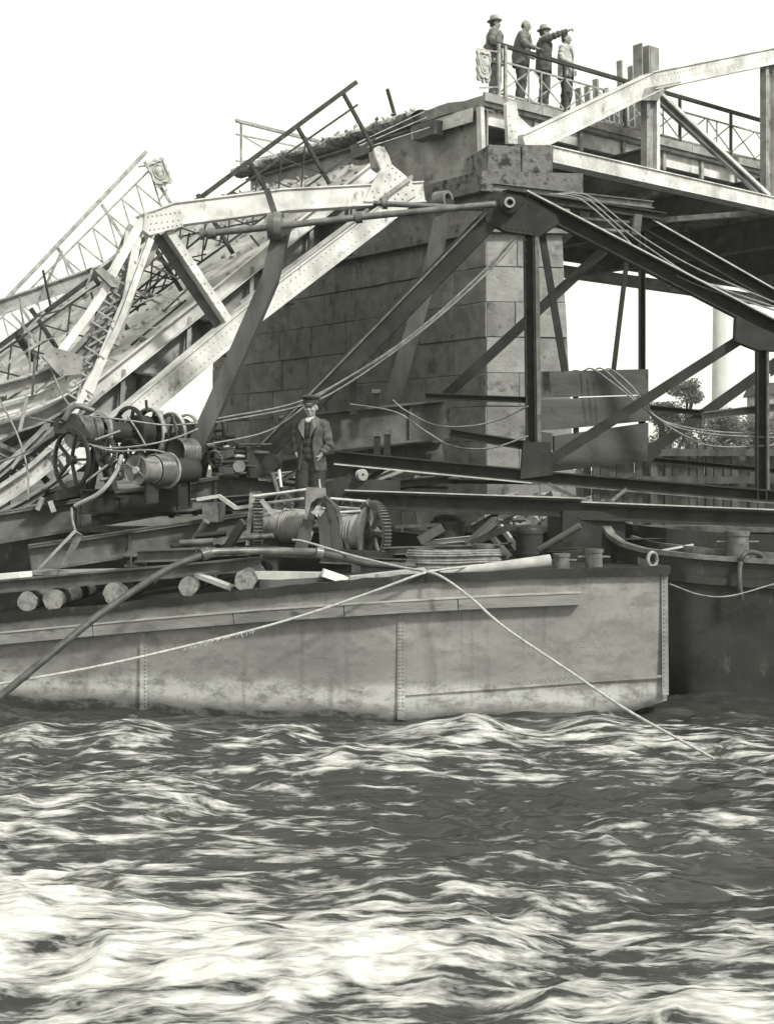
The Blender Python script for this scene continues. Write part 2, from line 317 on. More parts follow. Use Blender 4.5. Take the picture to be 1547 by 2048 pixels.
# ------------------------------------------------------------------ river
def vnoise(x, y, seed):
    r = np.random.default_rng(seed); tab = r.random((256, 256))
    xi = np.floor(x).astype(int); yi = np.floor(y).astype(int); fx = x - xi; fy = y - yi
    fx = fx*fx*fx*(fx*(fx*6-15)+10); fy = fy*fy*fy*(fy*(fy*6-15)+10)
    g = lambda a, b: tab[a % 256, b % 256]
    return (g(xi, yi)*(1-fx)+g(xi+1, yi)*fx)*(1-fy) + (g(xi, yi+1)*(1-fx)+g(xi+1, yi+1)*fx)*fy - .5
def make_water():
    ys = [5.0]
    while ys[-1] < 27: ys.append(ys[-1] + .022 + max(0, ys[-1] - 9) * .0030)
    st = .1
    while ys[-1] < 2500: st *= 1.22; ys.append(ys[-1] + st)
    ys = np.array([-300, -60, -12, -2, 3, 4.6] + ys)
    xs = np.concatenate([-np.geomspace(1500, 7.6, 24), np.arange(-7.5, 7.51, .036), np.geomspace(7.6, 1500, 24)])
    X, Y = np.meshgrid(xs, ys)
    near = np.clip((40 - Y) / 18, 0, 1) * np.clip((12 - np.abs(X)) / 3, 0, 1) * np.clip((Y - 3) / 2, 0, 1)
    # warp so ripples bend round each other
    wx = X + .5*vnoise(X*.5, Y*.6, 31) + .12*vnoise(X*1.7, Y*2.1, 32); wy = Y + .4*vnoise(X*.45, Y*.7, 33) + .10*X*.2
    ridg = lambda a, b, sd: .5 - np.abs(vnoise(a, b, sd))*2
    fg = np.clip((11.0 - Y) / 3.5, 0, 1)
    Z = .16*vnoise(wx*.42, wy*.75, 1)*(1+.9*fg) + .10*vnoise(wx*.9, wy*1.7, 2)*(1+.6*fg) + .07*ridg(wx*1.5, wy*3.1, 3) + .05*vnoise(wx*3.2, wy*6.0, 4) + .026*vnoise(wx*6.5, wy*12, 5) + .013*vnoise(wx*14, wy*22, 6)
    # standing waves along the moored hull
    crest = np.exp(-((Y - 14.6 - .25*np.sin(X*.7)) / .55)**2)
    hump = 0
    for cx_, w_, h_ in ((-3.85, .42, .20), (-2.75, .55, .22), (-1.1, .55, .15), (.35, .5, .10), (.95, .4, .22), (2.3, .45, .12), (3.5, .6, .12), (-4.9, .5, .15)):
        hump = hump + h_ * np.exp(-np.abs((X - cx_) / w_)**1.6)
    Z = Z * (1 - .45*crest) + crest * (hump - .03)
    Z = Z * near
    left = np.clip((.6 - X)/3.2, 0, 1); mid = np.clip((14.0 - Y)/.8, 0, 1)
    sky_sheen = -.02 + .12*vnoise(wx*.5, wy*.6, 11) + .10*vnoise(wx*1.3, wy*2.2, 12) + .12*vnoise(wx*3, wy*6, 13) + .45*np.clip(Z - .02, -.12, .14)  # mask of the painted sky reflection, denser on crests, at left and foreground
    sky_sheen = sky_sheen + .105*fg + .045*fg*left + .075*left*mid + .05*np.exp(-((Y-13.8)/.6)**2) + crest*(-.03 + .38*hump) - .16*np.clip((Y-14.9)/.4, 0, 1) - .10*np.clip((Y-16)/2, 0, 1)
    sky_sheen = sky_sheen - .05*np.exp(-((X-1.8)/1.7)**2 - ((Y-10.9)/1.5)**2)
    sky_sheen = np.where(near > .3, sky_sheen, -.5)
    ny, nx = X.shape; idx = np.arange(ny*nx).reshape(ny, nx)
    q = np.stack([idx[:-1, :-1], idx[:-1, 1:], idx[1:, 1:], idx[1:, :-1]], -1).reshape(-1, 4)
    me = bpy.data.meshes.new('river'); me.vertices.add(ny*nx); me.vertices.foreach_set('co', np.stack([X, Y, Z], -1).astype(np.float32).ravel())
    me.loops.add(q.size); me.loops.foreach_set('vertex_index', q.ravel().astype(np.int32)); me.polygons.add(len(q))
    me.polygons.foreach_set('loop_start', np.arange(0, q.size, 4, dtype=np.int32)); me.update(calc_edges=True)
    me.polygons.foreach_set('use_smooth', np.ones(len(q), bool))
    a = me.attributes.new('sky_sheen', 'FLOAT', 'POINT'); a.data.foreach_set('value', sky_sheen.astype(np.float32).ravel())
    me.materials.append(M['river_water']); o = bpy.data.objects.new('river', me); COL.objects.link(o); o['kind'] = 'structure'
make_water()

# ------------------------------------------------------------------ far bank, trees, chimney, pile wall
def make_bank():
    mb = MB(); xs = [-1200, -300, -120, -60, -20, 0, 10, 20, 30, 45, 60, 90, 200, 1200]; rows = [(78, -1), (80, .5), (84, 2.2), (95, 3.0), (140, 3.6), (600, 4), (2400, 5)]
    vs = [Vector((x, y + 3*math.sin(x*.07), z + (.3*math.sin(x*.31+y) if z > 1 else 0))) for y, z in rows for x in xs]; n = len(xs)
    mb.add(vs, [(i*n+j, i*n+j+1, (i+1)*n+j+1, (i+1)*n+j) for i in range(len(rows)-1) for j in range(n-1)], True)
    mb.build('far_bank', 'bank', kind='structure')
make_bank()
def tree(px, pyt, pyb, d, rw, label, seed, n=900):
    r = random.Random(seed); top = P(px, pyt, d); base = P(px, pyb, d); h = top.z - base.z
    root = thing('tree', label, 'tree', base, 'trees on the far bank')
    tb = MB(); tb.tube([base - Vector((0, 0, .4)), base + Vector((.1, 0, h*.3)), base + Vector((0, .1, h*.62))], [.26, .2, .1], 8, 4)
    lobes = []
    for k in range(22):
        a = r.uniform(0, 6.28); q = r.random(); z = base.z + h*(.12 + .80*q); rad = rw*(.75 if q < .6 else .75*(1-q)/.4+.12)*r.uniform(.4, 1)
        c = Vector((base.x + math.cos(a)*rad, base.y + math.sin(a)*rad, z)); lobes.append((c, rw*r.uniform(.22, .42)))
        tb.tube([base + Vector((0, 0, h*r.uniform(.2, .5))), (base + c)/2 + Vector((0, 0, h*.22)), c], [.09, .06, .03], 5, 3)
    lobes += [(Vector((base.x + r.uniform(-.45, .45)*rw, base.y + r.uniform(-.4, .4)*rw, top.z - rw*r.uniform(.28, .75))), rw*.34) for _ in range(7)]
    tb.build('trunk', 'bark', root)
    cb = MB()
    for c, rr in lobes:
        for _ in range(n * 3 // len(lobes)):
            v = Vector((r.gauss(0, 1), r.gauss(0, 1), r.gauss(0, 1))).normalized() * rr * r.random()**.35
            p = c + Vector((v.x, v.y, v.z*.8)); s = r.uniform(.05, .11); a = Vector((r.gauss(0, 1), r.gauss(0, 1), r.gauss(0, 1))).normalized(); b = a.orthogonal().normalized()
            cb.add([p - a*s, p + b*s*.6, p + a*s, p - b*s*.6], [(0, 1, 2, 3)])
    cb.build('crown', 'foliage', root)
tree(1372, 755, 935, 84, 1.7, 'tallest leafy tree on the far bank, left of the chimney', 1, 2200)
tree(1322, 800, 935, 86, 1.8, 'low rounded tree on the far bank beside the boards', 2, 2000)
tree(1440, 822, 935, 83, 2.0, 'low broad tree at the foot of the chimney', 3, 2000)
tree(1510, 832, 935, 85, 2.1, 'rightmost bushy tree on the far bank', 4, 2000)
tree(1585, 800, 935, 88, 2.2, 'tree at the right edge of the far bank', 5, 1500)
mb = MB(); c = P(1438, 905, 150); c.z -= 1
hgt = P(1434, 480, 150).z - c.z; mb.lathe(c, (0, 0, 1), [(0, 1.0), (0, .98), (hgt*.3, .84), (hgt*.97, .62), (hgt*.97, .72), (hgt, .72), (hgt, .5), (hgt-.6, .5), (hgt-.6, 0)], 24)
one('factory_chimney', mb, 'hazed_brick', 'tall haze-pale tapering factory chimney behind the trees', 'chimney')
# little house by the right edge
hs = P(1560, 900, 110); root = thing('house', 'small far house at the right edge behind the trees', 'house', hs)
w = 2.2; zt = P(1560, 792, 110).z
MB().hexa([hs + Vector(v) for v in ((-w, -2, 0), (w, -2, 0), (w, 2, 0), (-w, 2, 0))] + [Vector((hs.x + a, hs.y + b, zt)) for a, b in ((-w, -2), (w, -2), (w, 2), (-w, 2))]).build('wall', 'grey_steel', root)
mb = MB(); rz = P(1560, 765, 110).z; z0 = zt + .004
mb.add([(hs.x-w-.3, hs.y-2.3, z0), (hs.x+w+.3, hs.y-2.3, z0), (hs.x+w+.3, hs.y+2.3, z0), (hs.x-w-.3, hs.y+2.3, z0), (hs.x-w-.3, hs.y, rz), (hs.x+w+.3, hs.y, rz)], [(3, 2, 1, 0), (0, 1, 5, 4), (2, 3, 4, 5), (1, 2, 5), (3, 0, 4)])
mb.build('roof', 'dark_steel', root)
MB().box((hs.x-1.2, hs.y-2.03, hs.z+1.9), .7, .05, 1.1).build('window', 'black_iron', root)
# timber pile wall on the far side of the river
O_ = P(1180, 890, 58); root = thing('pile_wall', 'dark timber pile wall lining the far bank behind the crane', 'pile wall', (O_.x, 58, 0))
r = random.Random(4); x = P(1150, 890, 58).x; k = 0
while x < P(1640, 890, 58).x:
    w = r.uniform(.28, .46); zt = P(0, 893 + r.uniform(-7, 9), 58).z
    MB().box((x + w/2, 58 + r.uniform(-.12, .12), (zt - 1)/2), w*r.uniform(.8, .97), .3, zt + 1, r.uniform(-.1, .1)).build('pile', ['pile_wood', 'pile_wood', 'pile_wood', 'wood'][r.randrange(4)], root); x += w
for zz in (905, 960): MB().beam(P(1150, zz, 57.5), P(1640, zz, 57.5), .2, .3).build('waler', 'pile_wood', root)

# ------------------------------------------------------------------ stone pier
BR = VPlane((2.497, 25.3), (.767, .642))          # near truss plane of the bridge; s runs back across the deck
D3 = Vector((.767, .642, 0)); A3 = Vector((-.642, .767, 0))
B = P(972, 960, 25.0); B.z = 0
pier = thing('stone_pier', 'tall coursed sandstone river pier under the broken end of the bridge', 'bridge pier', (B.x + .6, B.y + 3, 0))
FD = Vector((.995, .10, 0)).normalized()         # the nose face, nearly square to the camera
Cc = B + FD * 1.58
def block(o, u, n, l, h, dep, mat, jit=.018, cham=.010, parent=pier, batter=0):
    """one dressed block: front face on the wall plane, edges chamfered"""
    r = random.uniform; z = Vector((0, 0, 1)); pr = r(-jit, jit)*1.0; f = o + n * pr
    c = cham; g = .0045
    q = [f + u*(g) + z*g - n*c, f + u*(l-g) + z*g - n*c, f + u*(l-g+batter) + z*(h-g) - n*c, f + u*g + z*(h-g) - n*c]
    i = [f + u*(g+c) + z*(g+c), f + u*(l-g-c) + z*(g+c), f + u*(l-g-c+batter) + z*(h-g-c), f + u*(g+c) + z*(h-g-c)]
    k = [p - n*dep for p in q]
    mb = MB().add(q + i + k, [(4,5,6,7), (0,1,5,4), (1,2,6,5), (2,3,7,6), (3,0,4,7), (1,0,8,9), (2,1,9,10), (3,2,10,11), (0,3,11,8)])
    return mb.build('stone_block', mat, parent)
zbot, ztop = .3, 7.38
courses = [.3]
rr = random.Random(11)
courses = [.3]
while len(courses) < 11: courses.append(.3 + (ztop - .3)*len(courses)/11 + rr.uniform(-.035, .035))
courses.append(ztop)
nS = -D3; nF = Vector((FD.y, -FD.x, 0)).normalized()
NW = lambda z: 1.80 - .052*(z - .3)                 # nose width shrinks upwards (battered right edge)
SLEN = 9.35
mats = ['stone', 'stone', 'stone_pale', 'stone_dark', 'stone_mid', 'stone_mid']
for i, (z0, z1) in enumerate(zip(courses[:-1], courses[1:])):
    h = z1 - z0; off = .55 if i % 2 else 0
    # nose
    L0 = NW(z0); cuts = [0, (.95 if i % 2 else .58)*rr.uniform(.9, 1.1)]; cuts = [c for c in cuts if c < L0 - .3] + [L0]
    for a, b in zip(cuts[:-1], cuts[1:]):
        last = b == L0; block(B + FD*a + Vector((0, 0, z0)), FD, nF, b - a, h, .35, rr.choice(['stone_pale', 'stone', 'stone_dark', 'stone_mid', 'stone_pale']), batter=(NW(z1)-NW(z0)) if last else 0)
    # long side
    t = 0; first = True
    while t < SLEN - .01:
        l = rr.uniform(.85, 1.35) if not first else (.9 if i % 2 else .5); first = False
        if t + l > SLEN - .4: l = SLEN - t
        block(B + A3*(t + l) + Vector((0, 0, z0)), -A3, nS, l, h, .35, rr.choice(mats)); t += l
core = MB(); q = .05
def ring(z, dx=0, nw=None):
    nw = NW(z) if nw is None else nw
    a = B + A3*(SLEN-q) + D3*q; b = B + D3*q*.7 + A3*q*.6; c = B + FD*(nw - q) + A3*.06; d = c + D3*.9 + A3*.9; e = d + A3*(SLEN-1)
    return [Vector((p.x, p.y, z)) for p in (a, b, c, d, e)]
core.add(ring(-3) + ring(ztop - .004), [(4,3,2,1,0), (5,6,7,8,9)] + [(i, (i+1) % 5, 5+(i+1) % 5, 5+i) for i in range(5)]); fixn(core.build('core', 'mortar', pier))
def slab(z0, z1, over, name, mat, s1=SLEN, nw=1.55, nose_over=None):
    no = over if nose_over is None else nose_over
    a = B + A3*(s1) - D3*over; b = B - D3*over + nF*no*.8; c = B + FD*(nw + no) + nF*no; d = c + D3*.9 + A3*1.2; e = d + A3*(s1 - 1.2)
    mb = MB(); pts = (a, b, c, d, e)
    mb.add([Vector((p.x, p.y, z0)) for p in pts] + [Vector((p.x, p.y, z1)) for p in pts], [(4,3,2,1,0), (5,6,7,8,9)] + [(i, (i+1) % 5, 5+(i+1) % 5, 5+i) for i in range(5)])
    return fixn(mb.build(name, mat, pier))
slab(7.38, 7.62, .10, 'string_course', 'stone_dark'); slab(7.622, 8.10, .02, 'upper_course', 'stone'); slab(8.102, 8.47, .16, 'cornice', 'capstone', nose_over=.22)
# the bearing blocks above the cornice
cap = MB(); p0 = P(975, 348, 24.85); p1 = P(1103, 345, 25.0)
zt, zb_ = P(975, 289, 24.85).z, 8.474
for (xa, xb) in ((p0.x, p0.x + .62), (p0.x + .632, p1.x)):
    m_ = MB(); y0 = 24.86; r = random.Random(int(xa*100))
    pts = [(xa, y0), (xb, y0 + .03), (xb + .1, y0 + 1.0), (xa - .35, y0 + 1.0)]
    m_.hexa([Vector((x, y, zb_)) for x, y in pts] + [Vector((x + r.uniform(-.03, .03), y + .02, zt + r.uniform(-.03, .02))) for x, y in pts]); m_.build('bearing_block', 'capstone', pier)
# rock heap round the pier foot
def chunk(mb, c, s, r, flat=.8):
    n = [Vector((sx, sy, sz*flat)) for sx in (-1, 1) for sy in (-1, 1) for sz in (-1, 1)]
    q = Quaternion((r.gauss(0, 1), r.gauss(0, 1), r.gauss(0, 1), r.gauss(0, 1))).normalized()
    vs = [Vector(c) + q @ (v * s * r.uniform(.6, 1.1) * .5) for v in n]
    mb.add(vs, [(0,1,3,2), (4,6,7,5), (0,4,5,1), (2,3,7,6), (0,2,6,4), (1,5,7,3)])
mb = MB(); r = random.Random(9)
for _ in range(700):
    p = P(r.uniform(960, 1330), 0, r.uniform(22.6, 26.5)); hgt = max(0, 2.55 - abs(p.y - 25)*.35 - max(0, p.x - 3.4)*.5)
    chunk(mb, (p.x, p.y, r.uniform(.6, 1)*hgt), r.uniform(.12, .4), r)
mb.add([P(900, 0, 22.4)*1, P(1330, 0, 22.4), P(1330, 0, 27), P(900, 0, 27)], []) if 0 else None
vz = lambda x, y, z: Vector((x, y, z)); mb.hexa([vz(1.2, 22.6, -.5), vz(5.4, 22.6, -.5), vz(5.4, 27, -.5), vz(1.2, 27, -.5), vz(1.8, 24.2, 1.7), vz(3.9, 24.2, 1.5), vz(3.9, 25.6, 1.5), vz(1.8, 25.6, 1.7)])
tag(mb.build('rock_heap', 'rubble', kind='stuff'), 'heap of loose broken stone around the foot of the pier', 'rubble')

# ------------------------------------------------------------------ the span still standing
SD = 10.23                                            # deck level
span = thing('bridge_span', 'standing white steel truss span of the bridge reaching off to the right', 'bridge', BR.at(.4, 0, 9.0))
T1 = (BR(1300, 150, 0)); 
def tt(px, s=0):
    p = BR(px, 900, s); return (Vector((p.x, p.y)) - BR.o - BR.a*s).dot(BR.d)
t1, t2 = tt(1300), tt(1536)
zc = 9.0                                               # bottom chord axis
zA, zB = BR(1300, 166, 0).z, BR(1547, 118, 0).z
def tz(t, s, z): return BR.at(t, s, z)
MB().beam(tz(.55, 0, zc), tz(16, 0, zc), .26, .32, 'chord').build('bottom_chord', 'white_steel', span)
e0 = BR(1040, 292, 0)
MB().beam(e0, tz(t1 + .12, 0, zA + .06), .26, .40, 'chord').build('end_post', 'white_steel', span)
MB().path([tz(t1 - .10, -.002, zA), tz(t2, -.002, zB), tz(t2 + (t2-t1), -.002, zB + .75), tz(16, -.002, zB + 1)], .27, .36, 'chord').build('top_chord', 'white_steel', span)
rv = MB()
for k in range(12):
    for dz in (-.13, .13): rv.rivets([tz(t1 + .1 + k*.1, -.14, zA + dz + (k*.1)*.33)], -A3, .014)
for k in range(60): rv.rivets([tz(t1 + .2 + k*.14, -.14, zA + .04 + k*.14*.335)], -A3, .011)
def hang(t, zt_, name='hanger'):
    for ds in (-.16, .16):
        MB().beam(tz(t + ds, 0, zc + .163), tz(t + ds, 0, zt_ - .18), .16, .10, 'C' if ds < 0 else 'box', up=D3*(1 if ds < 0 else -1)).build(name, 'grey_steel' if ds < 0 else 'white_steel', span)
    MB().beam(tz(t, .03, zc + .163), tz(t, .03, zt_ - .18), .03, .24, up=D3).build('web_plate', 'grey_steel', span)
    for k in range(int((zt_ - zc)/.13) - 2): rv.rivets([tz(t - .16, -.082, zc + .3 + k*.13)], -A3, .014)
hang(t1, zA); hang(t2, zB); hang(t2 + (t2 - t1), zB + .75)
MB().beam(tz(t1 + .15, .0, zA - .22), tz(t2 - .12, .0, zc + .17), .10, .20, 'C').build('diagonal', 'grey_steel', span)
MB().beam(tz(t1 + .22, -.06, zA - .15), tz(t2 - .05, -.06, zc + .20), .05, .07, 'box').build('diagonal_flange', 'white_steel', span)
MB().beam(tz(t2 + .15, .0, zB - .22), tz(t2 + (t2-t1) - .12, .0, zc + .17), .10, .24, 'C').build('diagonal', 'grey_steel', span)
MB().prism([BR(*p, -.15) for p in ((1290, 176), (1360, 162), (1362, 168), (1330, 180), (1316, 200), (1282, 200))], A3*.03).build('gusset_plate', 'grey_steel', span)
gp = MB().prism([BR(*p, .06) for p in ((1010, 288), (1006, 210), (1013, 203), (1026, 207), (1030, 232), (1060, 262), (1055, 290))], A3*-.08).build('gusset_plate', 'white_steel', span)
for p in ((1018, 232), (1019, 250), (1022, 262), (1019, 275), (1030, 262), (1031, 278), (1042, 276)): rv.rivets([BR(*p, -.024)], -A3, .016)
for k in range(110): rv.rivets([tz(.75 + k*.14, -.131, zc + .10), tz(.75 + k*.14, -.131, zc - .10)], -A3, .010)
for k in range(38):
    q = e0 + (tz(t1 + .12, 0, zA + .06) - e0)*((k + 1)/39); rv.rivets([q - A3*.131 + Vector((0, 0, .13)), q - A3*.131 - Vector((0, 0, .13))], -A3, .010)
rv.build('rivet_rows', 'grey_steel', span, kind='stuff')
# deck
mb = MB(); prof = []
for k in range(30):
    s = .95 + k/29*8.2; prof.append(tz(-.02 + (random.uniform(-.18, .12) if k > 2 else 0), s, 0))
top = [Vector((p.x, p.y, SD)) for p in prof]; bot = [Vector((p.x, p.y, SD - .2)) + D3*.02 for p in prof]
far_t = [tz(24, .95 + k/29*8.2, SD) for k in range(30)]; far_b = [p - Vector((0, 0, .2)) for p in far_t]
vs = top + bot + far_t + far_b; n = 30; fs = []
for k in range(n-1): fs += [(k, k+1, n+k+1, n+k), (k, 2*n+k, 2*n+k+1, k+1), (n+k, n+k+1, 3*n+k+1, 3*n+k)]
fs += [(0, n, 3*n, 2*n), (n-1, 3*n-1, 4*n-1, 2*n-1)]; mb.add(vs, fs); fixn(mb.build('deck_slab', 'concrete', span))
for k in range(10):   # kerb stones along the near edge
    a, b = -.06 + k*1.6, -.06 + (k+1)*1.6 - .015
    mb = MB(); zz = SD + .004; mb.hexa([tz(a, .88, SD-.13), tz(b, .88, SD-.13), tz(b, .948, SD-.13), tz(a, .948, SD-.13), tz(a, .88, zz+.03), tz(b, .88, zz+.03), tz(b, .948, zz+.03), tz(a, .948, zz+.03)]); mb.build('kerb_stone', 'concrete', span)
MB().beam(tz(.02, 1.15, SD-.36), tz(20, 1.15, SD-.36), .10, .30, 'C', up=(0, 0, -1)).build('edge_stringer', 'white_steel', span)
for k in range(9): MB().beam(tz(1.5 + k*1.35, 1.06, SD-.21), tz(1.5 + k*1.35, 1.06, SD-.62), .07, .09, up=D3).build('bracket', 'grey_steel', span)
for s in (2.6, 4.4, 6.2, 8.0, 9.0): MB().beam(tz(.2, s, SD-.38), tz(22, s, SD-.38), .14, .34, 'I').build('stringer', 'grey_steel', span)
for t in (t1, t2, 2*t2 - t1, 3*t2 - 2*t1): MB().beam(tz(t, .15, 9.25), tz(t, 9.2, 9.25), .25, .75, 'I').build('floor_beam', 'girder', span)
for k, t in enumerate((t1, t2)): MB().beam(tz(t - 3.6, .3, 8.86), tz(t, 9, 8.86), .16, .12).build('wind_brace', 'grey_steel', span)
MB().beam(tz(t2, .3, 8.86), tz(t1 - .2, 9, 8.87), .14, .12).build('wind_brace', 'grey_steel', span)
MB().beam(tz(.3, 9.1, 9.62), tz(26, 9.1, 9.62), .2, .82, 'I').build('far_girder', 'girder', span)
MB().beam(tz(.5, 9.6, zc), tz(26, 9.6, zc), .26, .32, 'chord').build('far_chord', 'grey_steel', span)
fo = MB().hexa([tz(t, s, z) for z in (SD + .004, SD + .2) for t, s in ((1.15, 1.22), (16, 1.22), (16, 2.3), (1.15, 2.3))]).build('footway', 'concrete', span)
# end cross girder, its web facing the fallen side
MB().beam(tz(.12, 1.0, 9.32), tz(.12, 9.1, 9.32), .34, 1.36, 'I', t=.035).build('end_girder', 'grey_steel', span)
for s in (2.4, 4.4):
    mb = MB(); a = [tz(-.05, s-.36, SD-.30), tz(-.05, s+.36, SD-.30), tz(-.05, s+.28, SD-.60), tz(-.05, s-.32, SD-.57)]
    mb.prism(a, -D3*.26).build('bearing_bracket', 'girder', span)
MB().beam(tz(-.10, .98, SD-.25), tz(-.05, .96, 8.5), .12, .10, up=D3).build('end_stiffener', 'white_steel', span)
MB().prism([tz(-.08, 1.2, SD-.21), tz(-.08, 3.0, SD-.21), tz(-.08, 3.0, SD-.48), tz(-.08, 1.2, SD-.48)], -D3*.02).build('fascia_plate', 'white_steel', span)
# torn deck edge: a ragged lip of road metal crumbling over the end girder
def lip(name, s0, s1, prof, amp, n, label):
    mb = MB(); m_ = len(prof); r = random.Random(3); ph = [r.uniform(0, 6) for _ in range(8)]
    for i in range(n+1):
        s_ = s0 + (s1-s0)*i/n
        for j, (t, z) in enumerate(prof):
            e = 0 if j in (0, m_-1) else 1
            w = .5*math.sin(s_*3.1 + ph[0] + j) + .5*math.sin(s_*7.7 + ph[1] + j*1.7) + r.uniform(-.8, .8)
            mb.v.append(tz(t + e*amp*1.5*(w + .5*math.sin(s_*1.3)), s_, SD + z + e*amp*.6*r.uniform(-1, 1)))
    for i in range(n):
        for j in range(m_-1): a_ = i*m_ + j; mb.f.append((a_, a_+1, a_+m_+1, a_+m_)); mb.sm.append(False)
    return tag(mb.build(name, 'rubble', kind='stuff'), label, 'rubble')
lip('deck_rubble', 2.7, 9.25, [(.9, .03), (.55, .06), (.3, .08), (.1, .08), (-.08, .07), (-.22, .04), (-.32, -.02), (-.34, -.08), (-.30, -.14), (-.2, -.19), (-.05, -.2)], .028, 220, 'crumbled paving rubble along the torn end of the standing deck')
mb = MB(); r = random.Random(3)
for _ in range(160):
    s = r.uniform(2.8, 9.2); chunk(mb, tz(r.uniform(-.3, .3), s, SD + .06 + r.uniform(-.04, .05)), r.uniform(.03, .09), r, .5)
tag(mb.build('loose_stones', 'rubble', kind='stuff'), 'loose stones lying on the torn edge of the standing deck', 'rubble')
mb = MB(); r = random.Random(5)
for _ in range(650):
    t = r.uniform(1.6, 12); chunk(mb, tz(t, r.uniform(2.35, 3.4), SD + abs(r.gauss(0, .14)) + (.15 if t > 4 else 0)), r.uniform(.05, .2), r, .7)
tag(mb.build('pavement_rubble', 'concrete', kind='stuff'), 'strip of broken pavement lying on the deck behind the railing', 'rubble')
mb = MB()
for a, b in (((885, 232), (770, 298)), ((890, 243), (775, 303)), ((898, 262), (790, 306))): mb.tube([BR(*a, 2.2) - D3*.5, BR(*b, 2.0) - D3*.7], .012, 5, 0)
one('loose_rods', mb, 'pale_iron', 'bundle of thin bent rods hanging below the torn deck edge', 'rods')
one('bent_stake', MB().beam(tz(-.2, 3.35, SD-.05), tz(-.32, 3.5, SD + .62), .06, .05, up=D3), 'rail_iron', 'single iron stake standing on the torn deck edge left of the people', 'stake')

# railings -----------------------------------------------------------------------------
def railing(name, label, b0, b1, up, hr0, hr1, nposts, mat, side, post_w=.05, panel=1, bars=.018, midh=.72, lowh=.12, skip=(), group=None, hmat=None):
    """posts from base line b0-b1 along up; handrail hr0-hr1; lattice crosses in each bay"""
    root = thing(name, label, 'railing', b0, group); b0, b1, up = Vector(b0), Vector(b1), Vector(up); ux = (b1 - b0); L = ux.length; ux = ux / L
    hm = hmat or mat
    MB().beam(hr0, hr1, .07, .075, up=up).build('handrail', hm, root)
    for h in (midh, lowh): MB().beam(b0 + up*h - ux*.15, b1 + up*h + ux*.1, .03, .035, up=up).build('rail', mat, root)
    for k in range(nposts):
        p = b0 + ux * L * k/(nposts-1); MB().beam(p - up*.06, p + up*.985, post_w, post_w*1.2, up=ux).build('post', hm, root)
    for k in range(nposts-1):
        if k in skip: continue
        p = b0 + ux*L*k/(nposts-1); w = L/(nposts-1)
        for q in range(panel):
            x0, x1 = w*q/panel, w*(q+1)/panel
            for a, b in ((lowh, midh), (midh, lowh)):
                MB().beam(p + ux*x0 + up*a + side*.012*(1 if a < b else -1), p + ux*x1 + up*b + side*.012*(1 if a < b else -1), .012, bars*1.6, up=up).build('lattice_bar', mat, root)
    return root
upv = Vector((0, 0, 1.07))
rs = railing('bridge_railing', 'iron lattice railing in front of the four people on the bridge', tz(.52, 1.1, SD+.034), tz(15.6, 1.1, SD+.034), upv, tz(.25, 1.1, SD+1.12), tz(16, 1.1, SD+1.12), 9, 'pale_iron', A3, hmat='rail_iron', skip=(), panel=2)
for dt in (.48, .66): MB().beam(tz(dt-.02, 1.04, SD-.25), tz(dt-.02, 1.04, SD+1.1), .05, .06, up=D3).build('end_post', 'pale_iron', rs)
for k in range(4):
    t = 1.5 + k*1.93
    for dt in (-.18, .18): MB().beam(tz(t + dt, 1.06, SD + .1), tz(t + dt, 1.06, SD + .8), .02, .03, up=D3).build('panel_bar', 'pale_iron', rs)
far = railing('far_bridge_railing', 'pale broken lattice railing on the far side of the standing deck', tz(-.2, 9.05, SD+.02), tz(3.6, 9.05, SD+.0), upv*.98, tz(-.35, 9.05, SD+1.1), tz(3.3, 9.05, SD+.95), 3, 'pale_iron', A3, post_w=.04)
# shield plaque: an ornate cartouche with scrolls and a raised ring
def plaque(root, c, ux, uz, n, sc):
    out = [(-.5, -.62), (-.36, -.78), (-.12, -.72), (0, -.84), (.12, -.72), (.36, -.78), (.5, -.62), (.44, -.4), (.55, -.2), (.46, 0), (.55, .25), (.44, .45), (.56, .62), (.40, .80), (.22, .70), (0, .86), (-.22, .70), (-.40, .80), (-.56, .62), (-.44, .45), (-.55, .25), (-.46, 0), (-.55, -.2), (-.44, -.4)]
    f = lambda x, y, z=0: c + (ux*x + uz*y)*sc + n*z
    o = MB().prism([f(x, y) for x, y in out], n*.05).build('plaque', 'plaque', root); fixn(o)
    mb = MB(); ring = [f(.30*math.cos(a)*.9, .05 + .42*math.sin(a), .055) for a in [k*math.pi/8 for k in range(17)]]; mb.tube(ring, .018, 6, 2)
    mb.tube([f(-.34, .55, .05), f(-.2, .62, .07), f(0, .56, .06), f(.2, .62, .07), f(.34, .55, .05)], .022, 6, 4); mb.tube([f(-.34, -.5, .05), f(-.15, -.62, .07), f(0, -.52, .06), f(.15, -.62, .07), f(.34, -.5, .05)], .022, 6, 4)
    mb.ell(f(0, .12, .05), (.10, .05, .10)); mb.ell(f(0, -.12, .05), (.06, .04, .08))
    for x in (-.44, .44): mb.tube([f(x, .6, .05), f(x*1.05, .3, .065), f(x*.9, .05, .06), f(x*1.05, -.25, .065), f(x*.85, -.5, .05)], .018, 6, 4)
    mb.build('relief', 'plaque', o)
nrm = -A3
plaque(rs, BR(964, 132, 1.05), D3*.85 + Vector((0, 0, 0)), Vector((0, 0, 1)), nrm, .40)
for zz in (95, 165): MB().beam(BR(960, zz + (4 if zz < 100 else 10), 1.04), tz(.48, 1.04, BR(996, zz + 8, 1.04).z), .03, .03).build('plaque_arm', 'pale_iron', rs)

